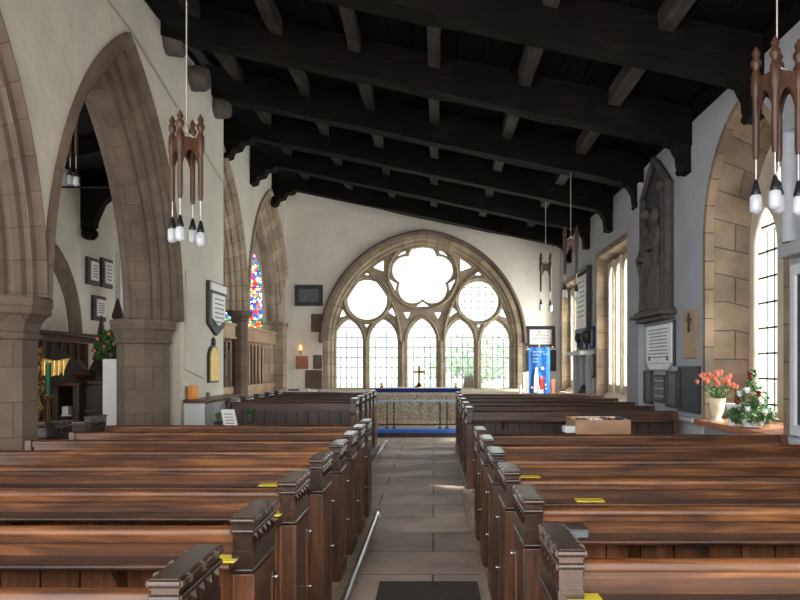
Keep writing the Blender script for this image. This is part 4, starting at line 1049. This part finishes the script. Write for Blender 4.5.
def robed(y, h, x=XR-.11, lean=0):
    mb = MB(); z = zb+.03
    n = 20; prof = [(.27, 0), (.25, .12), (.21, .35), (.18, .52), (.16, .62), (.2, .74), (.19, .8), (.08, .86), (.06, .89)]
    vs = []; fs = []
    for r_, q in prof:
        for k in range(n):
            a = 2*PI*k/n; rr = r_*(1+(.09*math.cos(a*7) if q < .62 else 0))
            vs.append((x+rr*math.cos(a)*.45, y+lean*q+rr*math.sin(a), z+q*h))
    for i in range(len(prof)-1):
        for k in range(n): fs.append((i*n+k, i*n+(k+1) % n, (i+1)*n+(k+1) % n, (i+1)*n+k))
    mb.add(vs, fs, smooth=True)
    hy = y+lean*.95; hz = z+h*.945
    mb.ball((x-.01, hy, hz), .075*h/1.45*1.2, 10, sx=.85, sy=.85, sz=1.15)
    mb.tube([(x-.085, hy, hz+.01), (x-.10, hy, hz-.015), (x-.08, hy, hz-.03)], [.012, .018, .01], 6)      # nose
    for sg in (-1, 1):   # arms with wide sleeves, hands joined
        mb.tube([(x-.01, y+lean*.78+sg*.17, z+h*.77), (x-.06, y+lean*.6+sg*.2, z+h*.6), (x-.13, y+lean*.6+sg*.03, z+h*.62)], [.06, .065, .04], 8)
        mb.tube([(x-.06, y+lean*.6+sg*.2, z+h*.6), (x-.06, y+sg*.2, z+h*.42)], [.06, .02], 8)
    return mb
robed(11.7, 1.3, lean=.05).build('figure', 'statue', t); robed(11.25, 1.5, lean=-.04).build('figure', 'statue', t)
mb = MB().tube([(XR-.1, 10.95, zb+.03), (XR-.1, 10.98, zt-.1)], .03, 8).ball((XR-.1, 11.0, zt), .09, 8).ball((XR-.08, 11.9, zt-.25), .1, 8); mb.build('ornament', 'statue', t)
t = thing('marble_tablet', (XR, 11.4, 1.6), 'white marble inscribed tablet below the robed figures', 'tablet')
MB().box(XR-.05, XR, 10.72, 12.0, 1.64, 2.22).prism([(10.72, 1.64), (12.0, 1.64), (11.8, 1.54), (10.9, 1.54)], 'x', XR-.05, XR).build('slab', 'marble', t, bevel=.01)
MB().box(XR-.03, XR, 10.65, 10.72, 1.6, 2.26).build('edge', 'slate', t)
mb = MB()
for k in range(9): z = 2.15-k*.052; wv = random.uniform(.42, .52); mb.box(XR-.054, XR-.05, 11.36-wv, 11.36+wv, z-.007, z+.007)
mb.box(XR-.054, XR-.05, 10.85, 10.95, 1.68, 1.75).box(XR-.054, XR-.05, 11.75, 11.85, 1.68, 1.75); mb.build('inscription', 'slate_grey', t)
t = thing('wooden_board', (XR, 10.0, 1.7), 'light wooden framed panel with a small crucifix beside the lancet window', 'panel')
MB().box(XR-.03, XR, 9.78, 10.27, 1.70, 2.34).build('board', 'boxwood', t, bevel=.006)
MB().box(XR-.05, XR-.03, 10.0, 10.04, 2.05, 2.3).box(XR-.05, XR-.03, 9.94, 10.1, 2.2, 2.235).build('crucifix', 'slate', t)
def rwall(name, y0, y1, z0, z1, fr, pa, lb, cat, w=.05, n=0):
    t = thing(name, (XR, (y0+y1)/2, z0), lb, cat)
    MB().box(XR-.05, XR, y0, y0+w, z0, z1).box(XR-.05, XR, y1-w, y1, z0, z1).box(XR-.05, XR, y0+w, y1-w, z0, z0+w).box(XR-.05, XR, y0+w, y1-w, z1-w, z1).build('frame', fr, t, bevel=.004)
    MB().box(XR-.03, XR, y0+w, y1-w, z0+w, z1-w).build('panel', pa, t)
    if n:
        mb = MB()
        for k in range(n): z = z0+w+(z1-z0-2*w)*(k+.5)/n; mb.box(XR-.033, XR-.03, y0+w+.05, y1-w-.05, z-.005, z+.005)
        mb.build('inscription', 'marble', t)
    return t
rwall('wall_frame', 11.75, 12.15, 1.0, 1.53, 'slate', 'slate_grey', 'narrow dark framed panel, leftmost of the low row on the right wall', 'framed panel', .05)
rwall('wall_frame', 11.05, 11.7, 1.05, 1.47, 'statue', 'slate_grey', 'greyish metal plaque in the low row on the right wall', 'framed panel', .035, 3)
rwall('wall_frame', 10.5, 11.0, 1.0, 1.53, 'slate', 'slate_grey', 'dark framed panel third in the low row on the right wall', 'framed panel', .05)
rwall('slate_tablet', 9.65, 10.45, .98, 1.60, 'slate', 'slate', 'large plain slate slab at the right of the low row of panels', 'tablet', .04)
# monument group between the two square windows
t = thing('marble_monument', (XR, 17.1, 2.2), 'grey and white marble monument between the two square-headed windows', 'monument')
MB().box(XR-.1, XR, 16.45, 17.6, 2.45, 3.65).build('slab', 'marble', t, bevel=.015)
MB().box(XR-.11, XR, 16.38, 16.46, 2.4, 3.75).box(XR-.13, XR, 16.3, 17.65, 3.7, 3.8).box(XR-.13, XR, 16.3, 17.65, 2.35, 2.45).build('surround', 'slate', t, bevel=.015)
MB().ball((XR-.08, 16.5, 2.25), .14, 8, sz=1.2).ball((XR-.08, 17.4, 2.25), .1, 8, sz=1.2).build('console', 'slate', t)
mb = MB()
for k in range(8): z = 3.5-k*.11; mb.box(XR-.104, XR-.1, 16.65, 17.45, z-.012, z+.012)
mb.build('inscription', 'slate_grey', t)
rwall('picture_frame', 17.3, 17.8, 1.98, 2.3, 'slate', 'blue', 'dark small picture, left of the row under the marble monument', 'picture', .04)
rwall('picture_frame', 16.75, 17.2, 1.98, 2.3, 'slate', 'slate_grey', 'grey small picture, middle of the row under the marble monument', 'picture', .04)
rwall('picture_frame', 16.0, 16.35, 1.98, 2.45, 'blue', 'yellow', 'yellow and blue upright picture beside the square-headed window', 'picture', .05)
rwall('picture_frame', 15.93, 16.3, 1.35, 1.85, 'slate', 'yellow', 'yellow lower upright picture beside the square-headed window', 'picture', .05)
t = thing('wall_shrine', (XR, 17.0, 0), 'pale grey pilastered wall memorial with shelf below the small pictures', 'memorial')
MB().box(XR-.3, XR, 16.1, 17.9, 1.84, 1.93).build('shelf', 'white_paint', t, bevel=.01)
for y in (16.2, 16.9, 17.6): MB().lathe([(.09, .93), (.07, 1.0), (.06, 1.7), (.09, 1.84)], (XR-.1, y, 0), n=12).build('column', 'grey_paint', t)
MB().box(XR-.06, XR, 16.1, 17.9, .93, 1.84).build('back_slab', 'grey_paint', t)
MB().lathe([(.1, 0), (.13, .08), (.06, .22), (.02, .26)], (XR-.14, 16.55, .93), n=12).build('urn', 'slate', t)
# near right: monument and notice board
t = thing('classical_monument', (XR, 6.3, 2.6), 'pale classical stone wall monument cut by the right edge of the photo', 'monument')
MB().box(XR-.12, XR, 5.6, 7.1, 2.75, 3.75).build('slab', 'grey_paint', t, bevel=.01)
MB().box(XR-.2, XR, 5.5, 7.2, 3.75, 3.9).prism([(5.5, 3.9), (7.2, 3.9), (6.35, 4.4)], 'x', XR-.16, XR).build('cornice', 'grey_paint', t, bevel=.015)
MB().box(XR-.16, XR, 5.55, 7.15, 2.62, 2.75).build('base_shelf', 'grey_paint', t, bevel=.015)
for y in (5.7, 6.95): MB().tube([(XR-.15, y, 2.75), (XR-.15, y, 3.75)], .07, 12).build('column', 'grey_paint', t)
MB().box(XR-.14, XR, 5.9, 6.75, 2.85, 3.65).build('tablet', 'marble', t, bevel=.01)
t = thing('notice_board', (XR, 6.2, .95), 'tall dark notice board in a pale frame at the right edge of the photo', 'notice board')
MB().box(XR-.07, XR, 5.3, 5.38, .95, 2.55).box(XR-.07, XR, 7.02, 7.10, .95, 2.55).box(XR-.07, XR, 5.38, 7.02, .95, 1.05).box(XR-.07, XR, 5.38, 7.02, 2.45, 2.55).build('frame', 'white_paint', t, bevel=.006)
MB().box(XR-.04, XR, 5.38, 7.02, 1.05, 2.45).build('panel', 'slate', t)
# flowers on the ledge
def P3(px, y, z): return (PX_(px, y), y, z)
vx, vy = 3.40, 9.02; vz = ZL
t = thing('vase_of_flowers', (vx, vy, vz), 'coral pink flowers in a cream vase on the lancet sill', 'vase of flowers')
MB().lathe([(.075, 0), (.08, .02), (.05, .05), (.085, .14), (.09, .22), (.105, .28), (.095, .28)], (vx, vy, vz), n=16).build('vase', 'cream', t)
mb = MB()
for k in range(34):
    a = random.uniform(0, 2*PI); r_ = .25*math.sqrt(random.random()); zz = vz+.42+.13*math.cos(r_*5)+random.uniform(-.06, .06)
    p = (vx+r_*math.cos(a), vy+r_*math.sin(a), zz)
    mb.tube([(vx, vy, vz+.25), p], .004, 4)
    f = MB(); bloom(f, p, .045, 7); f.build('flower', 'coral', t)
leaf_ball(mb, (vx, vy, vz+.35), .16, .16, .07, 60, .03); mb.build('stems', 'green', t)
vx2, vy2 = 3.37, 8.42
tag(MB().lathe([(.07, 0), (.075, .03), (.06, .07), (.085, .2), (.11, .25), (.10, .25)], (vx2, vy2, ZL), n=16).build('white_vase', 'white'), 'white flared empty vase between the two flower displays', 'vase')
ax_, ay_ = 3.46, 8.15
t = thing('flower_arrangement', (ax_, ay_, ZL), 'tall green arrangement with white and dark red flowers on the sill', 'flowers')
MB().lathe([(.1, 0), (.13, .07), (.12, .08)], (ax_, ay_, ZL+.01), n=12).build('bowl', 'white', t)
mb = MB(); leaf_ball(mb, (ax_, ay_, ZL+.14), .25, .24, .12, 420, .045); leaf_ball(mb, (ax_, ay_, ZL+.32), .17, .15, .15, 260, .04); leaf_ball(mb, (ax_, ay_, ZL+.52), .06, .06, .13, 70, .04); mb.build('foliage', 'green', t)
for (u, v, w_, m_) in [(-.12,-.16,.20,'white'),(.05,-.2,.17,'white'),(-.16,-.05,.36,'white'),(-.1,-.1,.40,'white'),(.0,-.16,.36,'darkred'),(-.2,-.08,.28,'darkred'),(-.05,-.06,.56,'darkred'),(.15,-.15,.15,'white'),(.03,-.15,.28,'white')]:
    mb = MB(); bloom(mb, (ax_+u, ay_+v, ZL+w_), .055, 9); mb.build('flower', m_, t)

# ---------------------------------------------------------------- pendant lamps
def lamp(x, y, zb, rot, lb, zc=None):
    """zb: bottom of the glass lamps"""
    t = thing('pendant_lamp', (x, y, zb), lb, 'pendant lamp', 'hanging lamp clusters')
    hw = .095; z0 = zb+.44; z1 = z0+.56; c, s_ = math.cos(rot), math.sin(rot)
    def R(u, v): return (x+u*c-v*s_, y+u*s_+v*c)
    cs = [R(-hw, -hw), R(hw, -hw), R(hw, hw), R(-hw, hw)]
    for p in cs:
        mb = MB(); vs = []
        mb.lathe([(.018, z0-zb-.05), (.024, z0-zb), (.024, z1-zb-.18), (.034, z1-zb-.16), (.034, z1-zb-.02), (.022, z1-zb), (.02, z1-zb+.02), (.036, z1-zb+.05), (.036, z1-zb+.08), (.018, z1-zb+.10), (.03, z1-zb+.13), (.004, z1-zb+.18)], (p[0], p[1], zb), n=8)
        mb.build('post', 'lampwood', t)
    mb = MB()
    for i in range(4):
        p, q = Vector((*cs[i], 0)), Vector((*cs[(i+1) % 4], 0)); d = (q-p).normalized(); nn = Vector((-d.y, d.x, 0))*.012; L_ = (q-p).length
        prof = [(0, z1-.05)] + [(L_*k/8, z1-.16-.22*(abs(k-4)/4)**2.2) for k in range(9)] + [(L_, z1-.05)]
        vs = [p+d*u+nn+Vector((0,0,z)) for u, z in prof] + [p+d*u-nn+Vector((0,0,z)) for u, z in prof]
        n = len(prof); fs = []
        for k in range(1, n-2):      # quads from the top edge to the arch
            pass
        top = [(u, z1-.05) for u, _ in prof[1:-1]]; bot = prof[1:-1]; m_ = len(top)
        vs = [p+d*u+nn+Vector((0,0,z)) for u, z in top+bot] + [p+d*u-nn+Vector((0,0,z)) for u, z in top+bot]
        for k in range(m_-1):
            fs += [(k, k+1, m_+k+1, m_+k), (2*m_+k+1, 2*m_+k, 3*m_+k, 3*m_+k+1), (m_+k, m_+k+1, 3*m_+k+1, 3*m_+k), (k+1, k, 2*m_+k, 2*m_+k+1)]
        mb.add(vs, fs)
    mb.build('arched_frame', 'lampwood', t)
    zr_ = roof_z(x)-.02 if zc is None else zc
    mb = MB().tube([(x, y, z1-.1), (x, y, zr_)], .006, 6); 
    for p in cs: mb.tube([(x, y, z1+.02), (p[0], p[1], z1-.08)], .008, 6)
    mb.build('suspension_cord', 'cord', t)
    for i, p in enumerate(cs):
        dz = [0, -.03, .02, .01][i]
        MB().tube([(p[0], p[1], zb+.22+dz), (p[0], p[1], z0)], .0045, 6).build('flex', 'white', t)
        g = MB().lathe([(.01, .0), (.034, .01), (.042, .03), (.042, .115), (.03, .13)], (p[0], p[1], zb+dz), n=14).build('bulb', 'bulb', t)
        MB().lathe([(.032, .128), (.034, .15), (.026, .17), (.016, .22), (.006, .24)], (p[0], p[1], zb+dz), n=12).build('socket', 'black', g)
lamp(PX_(186.5, 6.87), 6.87, 2.72, .69, 'large hanging lamp cluster in front of the white left wall')
lamp(PX_(777, 5.2), 5.2, 2.66, .27, 'large hanging lamp cluster at the top right corner')
lamp(2.26, 12.4, 2.72, -.18, 'distant hanging lamp cluster nearer the square-headed windows')
lamp(2.27, 15.25, 2.72, -.148, 'farthest hanging lamp cluster before the east wall, above the banner')
lamp(PX_(66, 10.3), 10.3, 4.1, .85, 'hanging lamp cluster in the side aisle, seen through the tall arch', zc=6.2)

# ---------------------------------------------------------------- outside
tag(MB().box(-40, 40, YE+1, 80, -.3, -.2).build('lawn', 'lawn'), 'green churchyard grass beyond the east window', 'lawn')
random.seed(5)
for i, (x, y, r_) in enumerate([(-9, 36, 4.0), (1.8, 40, 3.2), (5.5, 34, 2.6)]):
    t = thing('tree', (x, y, -.2), 'leafy green tree outside the east window, ' + ['behind the leftmost lights', 'behind the fourth light', 'behind the rightmost light'][i], 'tree', 'trees in the churchyard')
    MB().tube([(x, y, -.2), (x+.1, y, 1), (x, y, 2.0)], [.35, .28, .2], 8).build('trunk', 'bark', t)
    mb = MB()
    for k in range(7): leaf_ball(mb, (x+random.uniform(-r_, r_)*.5, y+random.uniform(-r_, r_)*.5, 1.6+random.uniform(0, .35)*r_), r_*.5, r_*.5, r_*.33, 320, .22)
    mb.build('crown', 'leafout', t)

# ---------------------------------------------------------------- world and lights
w = bpy.data.worlds.new('World'); sc.world = w; w.use_nodes = True; N = w.node_tree.nodes; L = w.node_tree.links
bg = N['Background']; tc = N.new('ShaderNodeTexCoord'); sx = N.new('ShaderNodeSeparateXYZ'); L.new(tc.outputs['Generated'], sx.inputs[0])
mr = N.new('ShaderNodeMapRange'); mr.inputs['From Min'].default_value = -1; mr.inputs['From Max'].default_value = 1; L.new(sx.outputs['X'], mr.inputs['Value'])
r = ramp(N, [(0, (.82,.90,1.0)), (.5, (1.0,.97,.93)), (1, (1.0,.92,.78))]); L.new(mr.outputs[0], r.inputs['Fac']); L.new(r.outputs['Color'], bg.inputs['Color'])
bg.inputs['Strength'].default_value = 3.6
sun = bpy.data.lights.new('sun', 'SUN'); sun.energy = 14; sun.angle = math.radians(4); sun.color = (1, .93, .8)
so = bpy.data.objects.new('sun', sun); col.objects.link(so)
d = Vector((-1, .45, -1.0)).normalized(); so.rotation_euler = d.to_track_quat('-Z', 'Y').to_euler()

def daylight(x, y, z, sx_, sy_, rot, power, c):
    a = bpy.data.lights.new('window_daylight', 'AREA'); a.shape = 'RECTANGLE'; a.size = sx_; a.size_y = sy_; a.energy = power; a.color = c
    o = bpy.data.objects.new('window_daylight', a); col.objects.link(o); o.location = (x, y, z); o.rotation_euler = rot
daylight(XR+1.1, 14.6, 2.7, 3.0, 2.6, (0, PI/2, 0), 800, (1, .95, .88))
daylight(XR+1.1, 19.1, 2.7, 2.6, 2.2, (0, PI/2, 0), 800, (1, .95, .88))
daylight(XR+1.3, 8.3, 2.6, 3.4, 1.9, (0, PI/2, 0), 250, (1, .95, .88))
# ---------------------------------------------------------------- camera
cam = bpy.data.cameras.new('camera'); co = bpy.data.objects.new('camera', cam); col.objects.link(co)
co.location = (0, 0, H); co.rotation_euler = (PI/2, 0, 0)
cam.sensor_width = 36; cam.lens = 36*F/800; cam.shift_x = (400-VX)/800; cam.shift_y = (VY-300)/800
cam.clip_start = .05; cam.clip_end = 300
sc.camera = co
sc.view_settings.view_transform = 'Standard'; sc.view_settings.look = 'None'; sc.view_settings.gamma = 1; sc.view_settings.exposure = .64
sc.view_settings.use_curve_mapping = False
